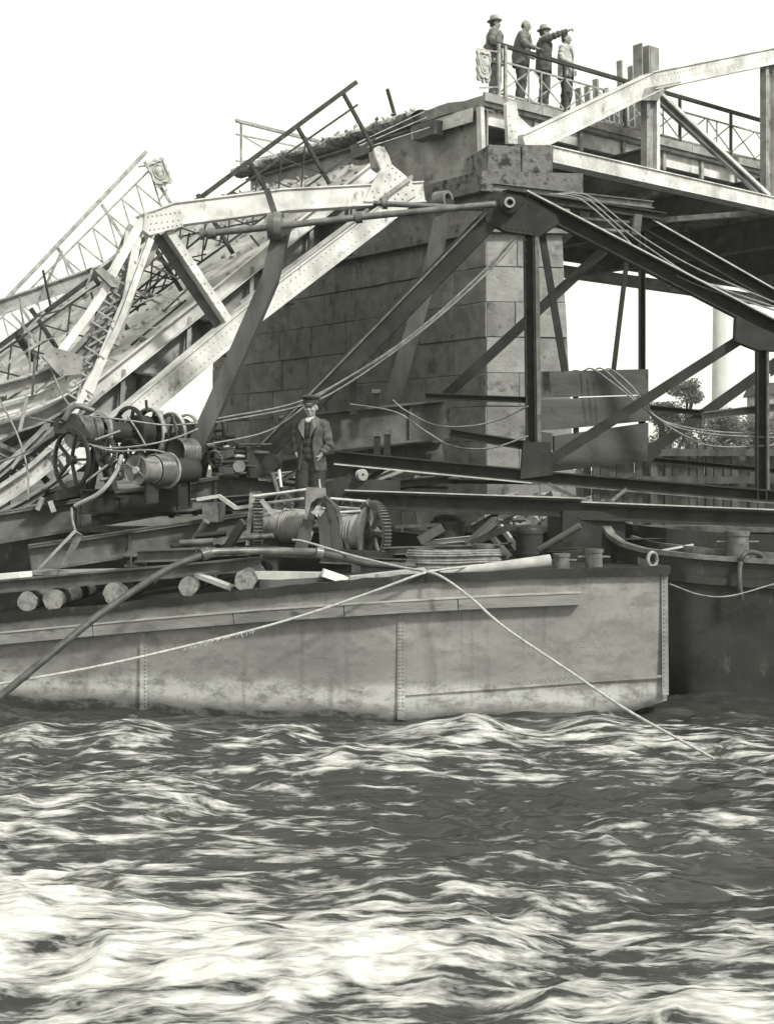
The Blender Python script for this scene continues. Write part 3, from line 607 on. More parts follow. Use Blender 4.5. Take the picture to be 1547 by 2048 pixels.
# stakes and broken sections standing on the deck
r = random.Random(12)
STK = [(1157, 176, 222), (1175, 172, 228), (1192, 158, 236), (1212, 176, 244), (1240, 121, 262), (1262, 132, 268), (1222, 196, 252), (1232, 190, 262), (1250, 188, 270), (1278, 180, 275)]
for k, (px, y0, y1) in enumerate(STK):
    a, b = BR(px + 4, y1 + 6, 2.0), BR(px - 2, y0, 2.0); a.z = SD
    one('deck_stake', MB().beam(a, b, .14, .05, up=D3), 'grey_steel', ('tallest thin steel stub, left of the broad sections above the chord' if k == 4 else 'second tallest thin stub, beside the broad sections above the chord' if k == 5 else ['first', 'second', 'third', 'fourth', '', '', 'fifth', 'sixth', 'seventh', 'eighth'][k] + ' low steel stub on the deck, counting from the pale-jacketed man'), 'stub', 'steel stubs on the deck')
for k, (px, py) in enumerate(((1282, 90), (1300, 96))):
    b = BR(px, py, 2.4); a = Vector((b.x, b.y, SD)) + D3*.06
    one('sheet_pile', MB().beam(a, b, .26, .30, 'C', up=D3*(1 if k else -1)), 'concrete' if not k else 'grey_steel', ['taller broad steel section jutting above the top chord', 'shorter steel section beside the taller one above the top chord'][k], 'steel section')
# ------------------------------------------------------------------ the fallen span
FP = VPlane((P(790, 0, 23.3).x, 23.3), (.85, .527)); FA = Vector((-.527, .85, 0)).normalized(); FDn = Vector((.85, .527, 0)).normalized()
K = FP
fall = thing('fallen_bridge_span', 'collapsed white truss span hanging twisted from the pier down to the left', 'bridge wreck', K(500, 900, 0))
def pl(pts, s, th, name, mat, parent=fall): return fixn(MB().prism([K(*p, s) for p in pts], FA*th).build(name, mat, parent))
rv = MB()
def rgrid(pts, s, r=.016): rv.rivets([K(*p, s) for p in pts], -FA, r)
MB().path([K(838, 386, 0), K(560, 402, 0), K(345, 430, 0), K(288, 452, 0)], .30, .36, 'chord').build('top_chord', 'white_steel', fall)
MB().path([K(822, 378, .02), K(760, 430, .02), K(500, 628, .02), K(258, 832, .02), K(120, 930, .02)], .30, .36, 'chord').build('bottom_chord', 'white_steel', fall)
MB().beam(K(735, 418, -.14), K(480, 606, -.14), .04, .05).build('flange_strip', 'grey_steel', fall)
pl([(748, 297), (757, 291), (768, 294), (778, 312), (783, 328), (812, 352), (830, 376), (833, 390), (806, 406), (728, 402), (742, 372), (762, 338), (752, 315)], -.19, .05, 'gusset_plate', 'white_steel')
pl([(752, 300), (768, 292), (775, 318), (768, 340), (757, 332)], -.12, .26, 'stub_post', 'grey_steel')
rgrid([(775, 330), (785, 336), (778, 348), (792, 345), (800, 352), (790, 358), (806, 362), (815, 370), (800, 375), (825, 380), (745, 382), (757, 384), (770, 386), (783, 385), (796, 388), (812, 388), (748, 394), (762, 396), (776, 397), (790, 397), (805, 398), (770, 362), (782, 372)], -.195)
MB().beam(K(823, 353, -.24), K(762, 398, -.24), .05, .06).build('angle_strap', 'pale_iron', fall)
pl([(290, 428), (362, 418), (366, 452), (300, 470), (286, 460)], -.20, .03, 'splice_plate', 'white_steel')
rgrid([(296 + 9*k, 433 - k*1.3) for k in range(8)] + [(300 + 9*k, 460 - k*1.6) for k in range(8)] + [(302 + 11*k, 447 - k*1.4) for k in range(6)], -.205, .014)
# post: a pale flange with its dark web behind
MB().beam(K(334, 462, -.02), K(458, 648, -.02), .18, .13, 'box').build('post_flange', 'white_steel', fall)
MB().beam(K(320, 472, .10), K(446, 655, .10), .05, .24).build('post_web', 'girder', fall)
for a, b in (((340, 476), (452, 642)), ((345, 470), (462, 644))): rv.rivets([K(a[0] + (b[0]-a[0])*k/9, a[1] + (b[1]-a[1])*k/9, -.115) for k in range(1, 9)], -FA, .012)
# buckled bundle where the chord folds downwards
BN = [((285, 440), (228, 540), (190, 610), (120, 706), 14, .18, -.10), ((268, 462), (250, 560), (228, 640), (165, 800), 25, .24, .0), ((300, 478), (262, 580), (222, 680), (140, 838), 10, .12, -.12), ((284, 500), (240, 610), (205, 700), (150, 832), 8, .10, .12), ((318, 470), (296, 520), (272, 560), (230, 690), 9, .10, .16), ((262, 450), (215, 560), (160, 650), (88, 740), 8, .09, .2)]
for a, b, c_, d_, w, dp, s in BN: MB().path(smooth_path([K(*a, s), K(*b, s - .05), K(*c_, s + .04), K(*d_, s)], 4), .05 + dp*.4, w/F*21*1.2, 'C', up=(.6, -.3, .7)).build('buckled_bar', 'white_steel' if w > 9 else 'grey_steel', fall)
pl([(190, 540), (204, 534), (240, 562), (236, 576), (222, 572)], -.26, .10, 'batten_plate', 'grey_steel')
pl([(84, 712), (108, 694), (168, 712), (160, 748), (120, 752)], -.22, .04, 'gusset_plate', 'grey_steel')
rgrid([(100, 712), (114, 706), (130, 711), (150, 717), (148, 735), (126, 740)], -.225, .014)
# curled flanges at the lower left
for pts, w, s, m_ in ([((-30, 786), (60, 762), (130, 730), (190, 668), (222, 600)), 26, .05, 'grey_steel'], [((-30, 830), (70, 800), (140, 765), (205, 708)), 30, .10, 'white_steel'], [((-30, 868), (60, 842), (120, 812), (180, 770)), 26, .3, 'grey_steel'], [((-30, 915), (60, 862), (130, 822)), 24, .5, 'girder'], [((-30, 1010), (60, 950), (130, 890), (200, 840)), 34, -.05, 'white_steel'], [((-20, 960), (50, 900), (100, 850)), 12, .0, 'pale_iron'], [((0, 900), (60, 930), (120, 990)), 14, .25, 'grey_steel'], [((-20, 1040), (80, 985), (140, 940)), 10, -.1, 'grey_steel']):
    MB().path(smooth_path([K(*p, s) for p in pts], 4), .14, w/F*20, 'C', up=(0, -.2, 1)).build('curled_flange', m_, fall)
rgrid([(20 + 14*k, 952 - 11*k) for k in range(8)] + [(30 + 14*k, 968 - 11*k) for k in range(7)], -.125, .014)
for k in range(60):
    f = k/59; rv.rivets([K(790 - 510*f, 405 + 408*f - 10, -.136), K(790 - 510*f, 405 + 408*f + 16, -.136)], -FA, .010)
rv.build('rivet_rows', 'grey_steel', fall, kind='stuff')
rg = random.Random(21)
def kbar(x0, y0, x1, y1, s, w=.03, m_='pale_iron', nm='lacing_bar'): MB().beam(K(x0, y0, s), K(x1, y1, s + rg.uniform(-.1, .1)), .02, w).build(nm, m_, fall)
for k in range(13):     # lacing between the folded bars
    y = 500 + k*24; xc = 268 - (y - 460)*.33
    kbar(xc - 22, y, xc + 18, y + 26, -.08, .03); kbar(xc + 18, y, xc - 24, y + 24, -.02, .03, 'grey_steel')
for k in range(26):     # thin torn bars in the wreck
    x, y = rg.uniform(-10, 330), 0; y = 690 - x*.55 + rg.uniform(-70, 120); a_ = rg.uniform(-.9, 1.9); l = rg.uniform(40, 120)
    kbar(x, y, x + l*math.cos(a_), y - l*math.sin(a_), rg.uniform(.2, 1.2), rg.uniform(.015, .04), rg.choice(['pale_iron', 'rail_iron', 'pale_iron', 'grey_steel']), 'torn_bar')
for k in range(10):
    x = rg.uniform(-10, 150); y = rg.uniform(780, 960); a_ = rg.uniform(-.6, 1.6); l = rg.uniform(40, 110)
    kbar(x, y, x + l*math.cos(a_), y - l*math.sin(a_), rg.uniform(-.25, .3), rg.uniform(.02, .06), rg.choice(['pale_iron', 'girder', 'white_steel', 'grey_steel']), 'torn_bar')
# deck: a twisted sheet, with edge girder, cross girders and stringers below
NR, NL = K(748, 322, 1.0), K(-60, 962, 1.0); FR, FL = P(345, 415, 30.0), P(-190, 840, 27.8)
def dk(u, v, z=0):
    p = (NR*(1-u) + NL*u)*(1-v) + (FR*(1-u) + FL*u)*v
    return p + Vector((0, 0, z))
nu, nv = 40, 18; mb = MB(); r = random.Random(8)
g = [[dk(i/nu, j/nv, .05*r.uniform(-1, 1) if 0 < j < nv else 0) for j in range(nv+1)] for i in range(nu+1)]
vs = [p for row in g for p in row] + [p - Vector((0, 0, .2)) for row in g for p in row]; w = nv+1; o_ = (nu+1)*w; fs = []
for i in range(nu):
    for j in range(nv): a = i*w+j; fs += [(a, a+1, a+w+1, a+w), (o_+a, o_+a+w, o_+a+w+1, o_+a+1)]
for i in range(nu): fs += [(i*w, (i+1)*w, o_+(i+1)*w, o_+i*w), (i*w+nv, o_+i*w+nv, o_+(i+1)*w+nv, (i+1)*w+nv)]
for j in range(nv): fs += [(j, o_+j, o_+j+1, j+1), (nu*w+j, nu*w+j+1, o_+nu*w+j+1, o_+nu*w+j)]
mb.add(vs, fs); fixn(mb.build('deck_sheet', 'deck_surface', fall))
MB().beam(dk(0, -.01, -.12), dk(1, -.01, -.12), .12, .24, 'C', up=(0, 0, -1)).build('edge_beam', 'white_steel', fall)
MB().beam(dk(.0, .02, -.52), dk(1, .02, -.52), .22, .50, 'I').build('edge_girder', 'grey_steel', fall)
for v in (.2, .4, .6, .8): MB().beam(dk(.02, v, -.4), dk(1, v, -.4), .14, .36, 'I').build('stringer', 'girder', fall)
for u in (.02, .14, .3, .46, .62, .78, .94): MB().beam(dk(u, -.1, -.72), dk(u, 1, -.72), .22, .6, 'I').build('cross_girder', 'girder', fall)
for u in (.06, .18, .34, .5, .66): MB().beam(dk(u, .0, -.16), dk(u + .012, -.012, -.95), .08, .07, up=FDn).build('bracket', 'grey_steel', fall)
MB().beam(dk(.05, .15, -.95), dk(.5, .9, -.95), .1, .12).build('wind_brace', 'girder', fall)
MB().beam(P(-20, 622, 26), P(200, 545, 27.5), .2, .30, 'I').build('far_chord', 'grey_steel', fall)
MB().beam(P(35, 665, 21.4), P(70, 720, 21.4), .3, .12, 'I').build('loose_plate', 'girder', fall)
# surface litter on the fallen deck
mb = MB()
for _ in range(450):
    chunk(mb, dk(r.random()**1.5, r.random(), .01), r.uniform(.03, .12), r, .4)
tag(mb.build('deck_litter', 'concrete', kind='stuff'), 'broken paving scattered over the sloping fallen deck', 'rubble')
# railings of the fallen span
b0, b1 = K(746, 296, 1.0), K(-40, 862, 1.0); upn = K(686, 186, 1.0) - b0
rn = railing('fallen_railing', 'dark handrail and posts of the fallen span, rising steeply to a free end', b0, b0 + (K(20, 818, 1.0) - b0), upn, K(712, 164, 1.0), K(-30, 714, 1.0), 8, 'rail_iron', FA, panel=2, skip=(0,), bars=.016)
fb0, fb1 = P(344, 410, 30), P(-10, 770, 28.4); fu = P(288, 322, 30) - fb0
rf = railing('fallen_far_railing', 'pale lattice railing of the fallen span against the sky, shield at its end', fb0, fb1, fu, P(292, 303, 30), P(-20, 632, 28.1), 5, 'pale_iron', FA, panel=3, bars=.024, midh=.80, lowh=-.45)
ax = (P(345, 352, 29.9) - P(322, 318, 29.9)).normalized()
plaque(rf, P(319, 346, 29.85), (P(338, 338, 29.9) - P(301, 354, 29.9)).normalized(), -(P(330, 372, 29.9) - P(308, 322, 29.9)).normalized(), Vector((.1, -1, 0)).normalized(), .40)
MB().beam(P(276, 333, 29.9), P(300, 330, 29.88), .03, .03).build('plaque_arm', 'pale_iron', rf); MB().beam(P(318, 400, 29.9), P(334, 378, 29.9), .03, .03).build('plaque_arm', 'pale_iron', rf)
# fallen lattice panel seen through the truss
root = thing('loose_lattice', 'loose bent lattice panel lying on the fallen deck behind the folded truss', 'lattice', K(330, 600, 1.4))
lp = lambda x, y: K(x, y, 1.35)
for a, b in (((228, 620), (400, 475)), ((262, 690), (372, 600)), ((215, 655), (372, 512))): MB().beam(lp(*a), lp(*b), .03, .035).build('rail', 'rail_iron', root)
for k in range(6):
    x = 250 + k*24; y = 600 - k*20
    MB().beam(lp(x, y), lp(x - 24, y + 62), .02, .025).build('bar', 'rail_iron', root); MB().beam(lp(x - 20, y + 22), lp(x + 42, y + 8), .02, .025).build('bar', 'rail_iron', root)
for a, b in (((345, 470), (365, 520)), ((378, 465), (372, 505)), ((420, 455), (408, 500)), ((450, 450), (438, 490)), ((500, 470), (525, 500)), ((350, 475), (520, 440))): MB().beam(lp(*a), lp(*b), .025, .03).build('bar', 'rail_iron', root)

# ------------------------------------------------------------------ floating derrick: two dark trusses joined by a crosshead
d1, d2 = 20.0, 21.8
crane = thing('floating_derrick', 'dark riveted steel derrick frame standing on a barge before the pier', 'crane', P(1065, 1000, 20.5))
def cb(name, a, b, wpx, d=d1, mat='crane_steel', kind='C', dep=.16, up=(0, 0, 1), dd=0):
    return MB().beam(P(*a, d), P(*b, d + dd), dep, wpx/F*d, kind, up).build(name, mat, crane)
Y_ = Vector((0, 1, 0))
cb('leg', (985, 432), (528, 904), 40)
cb('lit_leg_edge', (973, 425), (517, 894), 4, d1 - .10, 'worn_iron', 'box', .10)  # lit upper edge of the leg, painted as a paler strip
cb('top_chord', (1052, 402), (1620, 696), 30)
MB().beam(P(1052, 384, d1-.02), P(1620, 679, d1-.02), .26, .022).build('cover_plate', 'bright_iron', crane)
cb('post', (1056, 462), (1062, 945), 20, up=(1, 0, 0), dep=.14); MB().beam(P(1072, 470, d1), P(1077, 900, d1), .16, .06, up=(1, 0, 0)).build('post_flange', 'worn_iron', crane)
cb('brace', (1081, 452), (1130, 742), 15, d1 + .06, kind='L', dep=.1, up=(1, 0, 0))
cb('brace', (1496, 668), (1072, 938), 20, d1 + .08, dep=.1)
cb('post', (1521, 685), (1521, 1000), 20, up=(1, 0, 0), dep=.14); MB().beam(P(1533, 690, d1), P(1534, 980, d1), .12, .03, up=(1, 0, 0)).build('post_flange', 'worn_iron', crane)
cb('brace', (1640, 655), (1535, 745), 20, d1 + .08, dep=.1)
cb('tie', (850, 792), (1058, 800), 12, d1 + .03, dep=.1)
cb('strut', (900, 866), (1058, 892), 18, d1 + .03, dep=.12)
cb('bottom_chord', (668, 914), (1062, 952), 26); cb('bottom_chord', (1062, 952), (1640, 1000), 24)
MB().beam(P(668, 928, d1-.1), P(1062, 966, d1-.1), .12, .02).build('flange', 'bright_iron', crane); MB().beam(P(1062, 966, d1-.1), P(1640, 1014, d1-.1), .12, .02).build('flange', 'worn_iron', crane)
MB().beam(P(820, 962, d1+.3), P(1300, 968, d1+.3), .1, .06, 'C').build('tie', 'crane_steel', crane)
for poly, d in ((((978, 388), (1004, 384), (1060, 396), (1112, 428), (1118, 446), (1078, 472), (1012, 462), (968, 442)), d1-.09), (((1472, 634), (1560, 672), (1560, 702), (1516, 700), (1470, 682)), d1-.09), (((1046, 884), (1100, 884), (1106, 950), (1040, 958)), d1-.09), (((1290, 890), (1318, 880), (1322, 905), (1290, 935)), d2-.09), (((1262, 420), (1300, 424), (1318, 448), (1268, 470)), d2-.09)):
    fixn(MB().prism([P(*p, d) for p in poly], Vector((0, .18, 0))).build('gusset_plate', 'crane_steel', crane))
mb = MB().lathe(P(1020, 404, d1-.32), (0, 1, 0), [(0, .03), (0, .085), (.05, .085), (.05, .06), (.12, .06), (.12, .14), (.2, .14), (.2, 0)], 20); sh = mb.build('sheave', 'crane_steel', crane)
MB().lathe(P(1019, 404, d1-.335), (0, 1, 0), [(0, .05), (0, .08), (.012, .08), (.012, .05)], 18, True).build('sheave_rim', 'pale_iron', sh)
rv = MB()
rv.rivets([P(990 + 11*k, 452 + k*1.5, d1-.095) for k in range(8)] + [P(985 + 12*k, 396 + (k*2.3), d1-.095) for k in range(7)] + [P(1052, 480 + 22*k, d1-.09) for k in range(19)], (0, -1, 0), .014)
# far truss
cb('leg', (1280, 432), (886, 796), 20, d2)
cb('post', (1283, 440), (1283, 905), 12, d2, up=(1, 0, 0), dep=.12); cb('brace', (1262, 450), (1226, 748), 10, d2 + .05, kind='L', dep=.08, up=(1, 0, 0))
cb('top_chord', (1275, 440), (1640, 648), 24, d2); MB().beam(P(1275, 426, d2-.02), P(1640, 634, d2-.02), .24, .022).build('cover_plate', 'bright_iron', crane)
cb('brace', (1600, 690), (1300, 903), 20, d2 + .04, dep=.1); cb('tie', (1290, 815), (1430, 828), 11, d2, dep=.1)
MB().beam(P(1405, 832, d1+.2), P(1600, 808, d1+.2), .14, .12, 'C').build('tie', 'worn_iron', crane)
cb('bottom_chord', (1285, 918), (1640, 950), 10, d2)
# crosshead
MB().beam(P(984, 374, d1), P(1302, 410, d2+.2), .12, .12, 'I').build('crosshead', 'worn_iron', crane); MB().beam(P(1010, 388, d1-.1), P(1326, 434, d2), .14, .13, 'I').build('crosshead', 'crane_steel', crane)
for a, b in (((1178, 408), (1158, 456)), ((1275, 430), (1270, 470))): MB().beam(P(*a, 21), P(*b, 21), .14, .12, up=(1, 0, 0)).build('hanger', 'worn_iron', crane)
for y in (432, 452): MB().tube([P(1110, y, 20.6), P(1255, y + 12, 21.4)], .035, 8, 0).build('cross_tube', 'worn_iron', crane)
rv.build('rivet_rows', 'crane_steel', crane, kind='stuff')
# boards nailed from the near post to the far post
def bd(q, name='board', mat='board'):
    f = lambda x, y: P(x, y, d1 + .12 + (x - 1068)/227*(d2 - d1 - .2))
    p = [f(*k) for k in q]; n = (p[1]-p[0]).cross(p[3]-p[0]).normalized()*.04
    return fixn(MB().prism(p, n).build(name, mat, crane))
bd([(1070, 743), (1296, 738), (1296, 788.5), (1070, 796)]); bd([(1070, 796.4), (1150, 797), (1160, 795), (1296, 790), (1296, 838), (1130, 854), (1070, 858)]); bd([(1108, 872), (1296, 845), (1296, 868), (1108, 904)]); bd([(1100, 904.4), (1296, 868.4), (1296, 922), (1098, 944)])
bd([(1068, 862), (1104, 866), (1104, 900), (1068, 900)])
MB().beam(P(1150, 740, d1 + .85), P(1152, 930, d1 + .85), .08, .08, up=(1, 0, 0)).build('batten', 'wood', crane)

# plate girders lying behind the workman
for nm, a, b, h, d, lab in (('plate_girder', (560, 872), (892, 838), .62, 21.0, 'upper mottled plate girder lying behind the workman'), ('plate_girder', (560, 948), (885, 905), .42, 21.4, 'lower dark plate girder under the mottled one')):
    root = thing(nm, lab, 'girder', P(a[0], a[1] + 50, d)); MB().beam(P(*a, d), P(*b, d + .6), .28, h, 'I', t=.035).build('web_and_flanges', 'girder', root)
    for k in (1, 5):
        f = (k + .5)/7; p = P(a[0] + (b[0]-a[0])*f, a[1] + (b[1]-a[1])*f, d + .6*f); MB().beam(p - Vector((0, .06, h*.44)), p + Vector((0, -.06, h*.44)), .05, .05, up=(1, 0, 0)).build('stiffener', 'girder', root)
for k, (px, y0, y1, d, w) in enumerate(((707, 757, 830, 20.9, 14), (752, 786, 815, 20.9, 14), (754, 872, 960, 20.6, 13), (774, 868, 960, 20.6, 13))):
    mb = MB().beam(P(px, y1, d), P(px, y0, d), .10, w/F*d, 'box', up=(1, 0, 0)); o = one('clamp_bolt', mb, 'black_iron', ['square clamp post standing highest above the girder', 'short clamp head on top of the girder, right of the taller one', 'left one of two clamp posts below the girder', 'right one of two clamp posts below the girder'][k], 'clamp', 'clamps on the girders')
    MB().box(P(px, y0 - 3, d), w*1.3/F*d, .14, .06).build('cap', 'worn_iron', o)

# masts and their pipes
def mast(pts, w, label, mat='wood'):
    mb = MB(); a = [P(*p) for p in pts]; mb.path(a, .2, w, 'box', up=(1, 0, .3)); return one('timber_mast', mb, mat, label, 'mast')
mast([(566, 448, 19.6), (540, 560, 19.5), (440, 790, 19.3), (352, 985, 19.1)], .235, 'thick leaning timber mast in front of the fallen span', 'mast_wood')
mast([(892, 400, 22.4), (866, 520, 22.3), (826, 660, 22.2), (776, 830, 22.0)], .26, 'weathered leaning timber against the pier, behind the crane leg')
one('mast_hook', MB().path([P(533, 378, 19.5), P(545, 415, 19.5), P(556, 450, 19.45)], .08, .09, 'box', up=(1, 0, 0)), 'mast_wood', 'slim bent bar at the top of the thick mast', 'bar')
mb = MB().lathe(P(548, 452, 19.42) - Vector((.09, 0, 0)), (1, 0, 0), [(0, 0), (0, .19), (.10, .21), (.2, .19), (.2, 0)], 20); one('mast_block', mb, 'worn_iron', 'round iron block clamping the pipe to the thick mast', 'block')
root = thing('long_pipe', 'long jointed steel pipe running from mast to crane head', 'pipe', P(700, 440, 19.6))
MB().tube([P(404, 468, 19.35), P(560, 452, 19.3), P(720, 434, 19.5), P(990, 408, 19.75)], .048, 12, 4).build('tube', 'worn_iron', root)
for px, py, w, d in ((424, 466, 16, 19.35), (717, 434.5, 14, 19.5), (404, 468, 8, 19.35)): MB().tube([P(px - w/2, py + w*.05, d), P(px + w/2, py - w*.05, d)], .085, 12, 0).build('collar', 'worn_iron', root)
root = thing('short_pipe', 'shorter pipe ending in a flange near the gusset plate', 'pipe', P(820, 410, 20.6))
MB().tube([P(746, 406, 20.6), P(985, 418, 20.8)], .042, 12, 0).build('tube', 'worn_iron', root); MB().tube([P(764, 407, 20.6), P(775, 407.5, 20.6)], .08, 12, 0).build('collar', 'worn_iron', root)
mb = MB().lathe(P(884, 400, 22.3), (.8, -.6, 0), [(-.12, 0), (-.12, .15), (.12, .15), (.12, .1), (.04, .1), (.04, 0)], 18); one('pulley_block', mb, 'worn_iron', 'curved iron pulley block at the head of the weathered timber', 'pulley')
# ------------------------------------------------------------------ front barge
# near side: pixel x -> depth (the hull recedes slightly to the left)
hd = lambda px: 15.75 + 1.35*max(0, (780 - px)/780)**1.25
GW = [(-120, 1246), (0, 1233), (260, 1207), (520, 1180), (835, 1151), (1100, 1141), (1335, 1135)]   # gunwale row
def interp(t, x):
    for (x0, y0), (x1, y1) in zip(t[:-1], t[1:]):
        if x <= x1: return y0 + (y1-y0)*(x-x0)/(x1-x0)
    return t[-1][1]
barge = thing('work_barge', 'pale grey riveted steel work barge in the foreground with a rubbing strake', 'barge', P(700, 1440, 17))
def hp(px, z_or_py=None, out=0, z=None):
    d = hd(px) - out; p = P(px, interp(GW, px) if z_or_py is None else z_or_py, d)
    if z is not None: p.z = z
    return p
nx = 60; PX = [-120 + (1335 + 120)*k/nx for k in range(nx+1)]
def bottom(px):   # raked bow: the foot lifts near the right end
    return -.6 if px < 1195 else -.6 + 0
mb = MB(); rows = 9; vs = []; fs = []
for px in PX:
    top = hp(px)
    for k in range(rows+1):
        f = k/rows; zb_ = -.5
        if px > 1210: zb_ = -.02 + (px - 1210)/125*.24
        vs.append(Vector((top.x, top.y + .02*math.sin(px*.02)*f*(1-f) + (.05*f*f), top.z*(1-f) + zb_*f)))
n = rows+1
for i in range(nx):
    for k in range(rows): fs.append((i*n+k, i*n+k+1, (i+1)*n+k+1, (i+1)*n+k))
# stern/bow transom, bottom closing and far side
W = Vector((.12, 4.6, 0)); m_ = len(vs)
vs += [v + W for v in vs[:]]
for i in range(nx):
    for k in range(rows): fs.append((m_+i*n+k, m_+(i+1)*n+k, m_+(i+1)*n+k+1, m_+i*n+k+1))
for k in range(rows): fs.append((nx*n+k, nx*n+k+1, m_+nx*n+k+1, m_+nx*n+k)); fs.append((k, m_+k, m_+k+1, k+1))
for i in range(nx): fs.append((i*n+rows, (i+1)*n+rows, m_+(i+1)*n+rows, m_+i*n+rows))
mb.add(vs, fs, True); hull = mb.build('hull', 'hull_grey', barge)
mb = MB()
for i in range(nx):
    a, b = hp(PX[i], z=hp(PX[i]).z - .10), hp(PX[i+1], z=hp(PX[i+1]).z - .10); mb.add([a + Vector((0, .1, 0)), b + Vector((0, .1, 0)), b + W, a + W], [(0, 1, 2, 3)])
mb.build('deck', 'hull_dark', barge)
MB().path([hp(px, out=.02) + Vector((0, random.uniform(-.008, .008), -.03 + random.uniform(-.009, .009))) for px in PX] + [hp(1335, out=.02) + Vector((.02, 0, -.03))], .10, .10, 'box').build('gunwale', 'hull_dark', barge)
MB().path([hp(px, out=.02) + W + Vector((0, 0, -.03)) for px in PX], .10, .10, 'box').build('gunwale', 'hull_dark', barge)
# rubbing strake in lengths
RS = [(-120, 1300), (0, 1278), (270, 1253), (520, 1232), (800, 1214), (1000, 1203), (1162, 1197)]
cuts = [-120, 190, 470, 690, 915, 1160]
for a, b in zip(cuts[:-1], cuts[1:]):
    ps = [a + 1 + (b-a-2)*k/8 for k in range(9)]; MB().path([hp(px, interp(RS, px), .05) for px in ps], .12, 22/F*16.5, 'box').build('rubbing_strake', 'strake', barge)
MB().path([hp(px, interp(RS, px) - 12.5, .05) for px in range(-120, 1161, 40)], .14, .015, 'box').build('strake_cap', 'wood_pale', barge)
rv = MB()
for px in (287, 802): 
    MB().path([hp(px, y, .006) for y in (interp(RS, px) + 14, 1340, 1440)], .012 if px in (287, 802) else .005, .09 if px in (287, 802) else .06, 'box', up=(1, 0, 0)).build('seam_strap', 'hull_grey', barge)
    rv.rivets([hp(px + dx, interp(RS, px) + 18 + 7.5*k, .016) for k in range(26) for dx in ((-4, 4) if px in (287, 802) else (0,))], (0, -1, 0), .011)
MB().path([hp(1328, 1148, .008), hp(1330, 1390, .008)], .016, .075, 'box', up=(1, 0, 0)).build('corner_strap', 'hull_grey', barge)
rv.rivets([hp(1328, 1155 + 9*k, .02) for k in range(25)] + [hp(1150 - 9*k, 1352 + k*.9, .01) for k in range(30)], (0, -1, 0), .010)
rv.rivets([hp(-60 + 14*k, interp(GW, -60 + 14*k) + 16, .004) for k in range(98)], (0, -1, 0), .009)
rv.build('rivet_rows', 'hull_grey', barge, kind='stuff')
MB().path([hp(px, 1352 + (1330-px)*.07, .004) for px in range(1330, 799, -40)], .006, .03, 'box').build('seam_strap', 'hull_grey', barge)

# logs under the rail, cut ends towards us
LOGS = [(55, 1203, 20, 'leftmost log end, first of the pair by the left edge'), (107, 1200, 21, 'second log end from the left, touching its neighbour'), (228, 1187, 22, 'log end crossed by the hose, third from the left'), (376, 1173, 20, 'log end fourth from the left, beside the leaning plank'), (490, 1162, 22, 'rightmost log end beneath the end of the rail')]
for px, py, rp, lab in LOGS:
    d = hd(px) + .12; c = P(px, py, d); rr_ = rp/F*d; r = random.Random(px)
    root = thing('log', lab, 'log', c - Vector((0, 0, rr_)), 'logs laid across the barge')
    prof = [c + Vector((0, t, 0)) for t in (0, .6, 1.4, 2.4)]
    mb = MB(); sg = 16; rad = [rr_*r.uniform(.92, 1.06) for _ in range(sg)]; vs = [p + Vector((math.cos(2*math.pi*j/sg)*rad[j], 0, math.sin(2*math.pi*j/sg)*rad[j])) for p in prof for j in range(sg)]
    mb.add(vs, [(i*sg+j, i*sg+(j+1) % sg, (i+1)*sg+(j+1) % sg, (i+1)*sg+j) for i in range(3) for j in range(sg)], True); mb.build('bark', 'log_bark', root)
    mb = MB(); mb.add([v - Vector((0, .002, 0)) for v in vs[:sg]], [tuple(range(sg))]); mb.build('cut_end', 'log_end', root)
def simple(name, mb, mat, label, cat, group=None): return one(name, mb, mat, label, cat, group)
simple('rail_beam', MB().beam(P(-60, 1178, 17.3), P(522, 1127, 16.75), .16, .17, 'I'), 'girder', 'long rusty steel rail beam lying on the logs', 'beam')
simple('plank', MB().beam(P(395, 1150, 16.7), P(468, 1177, 16.45), .14, .05), 'wood_pale', 'short plank leaning between two log ends', 'plank')
simple('plank', MB().beam(P(-40, 1158, 17.8), P(52, 1150, 17.6), .3, .09), 'paper', 'pale plank end at the left edge above the rail beam', 'plank')
simple('plank', MB().beam(P(65, 1145, 18.2), P(245, 1142, 18.0), .4, .05), 'grey_steel', 'long flat board behind the rail beam at left', 'plank')
for k, (a, b, m_, lab) in enumerate((((505, 1150), (645, 1152), 'wood_pale', 'ragged pale timber right of the rightmost log'), ((520, 1168), (700, 1158), 'wood', 'dark sawn timber lying along the gunwale'), ((645, 1145), (705, 1165), 'paper', 'pale splintered board sloping towards the gunwale'), ((700, 1160), (850, 1143), 'wood_pale', 'bleached board beside the crossing of the ropes'), ((880, 1148), (1100, 1122), 'wood_pale', 'peeled pole lying along the deck near the bollards'))):
    d = 16.6 - k*.06; mb = MB()
    if k == 4: mb.tube([P(*a, d), P(*b, d + .1)], [.05, .07, .085], 10, 4)
    else: mb.beam(P(*a, d), P(*b, d + .05), .24, .09)
    simple('timber', mb, m_, lab, 'timber')
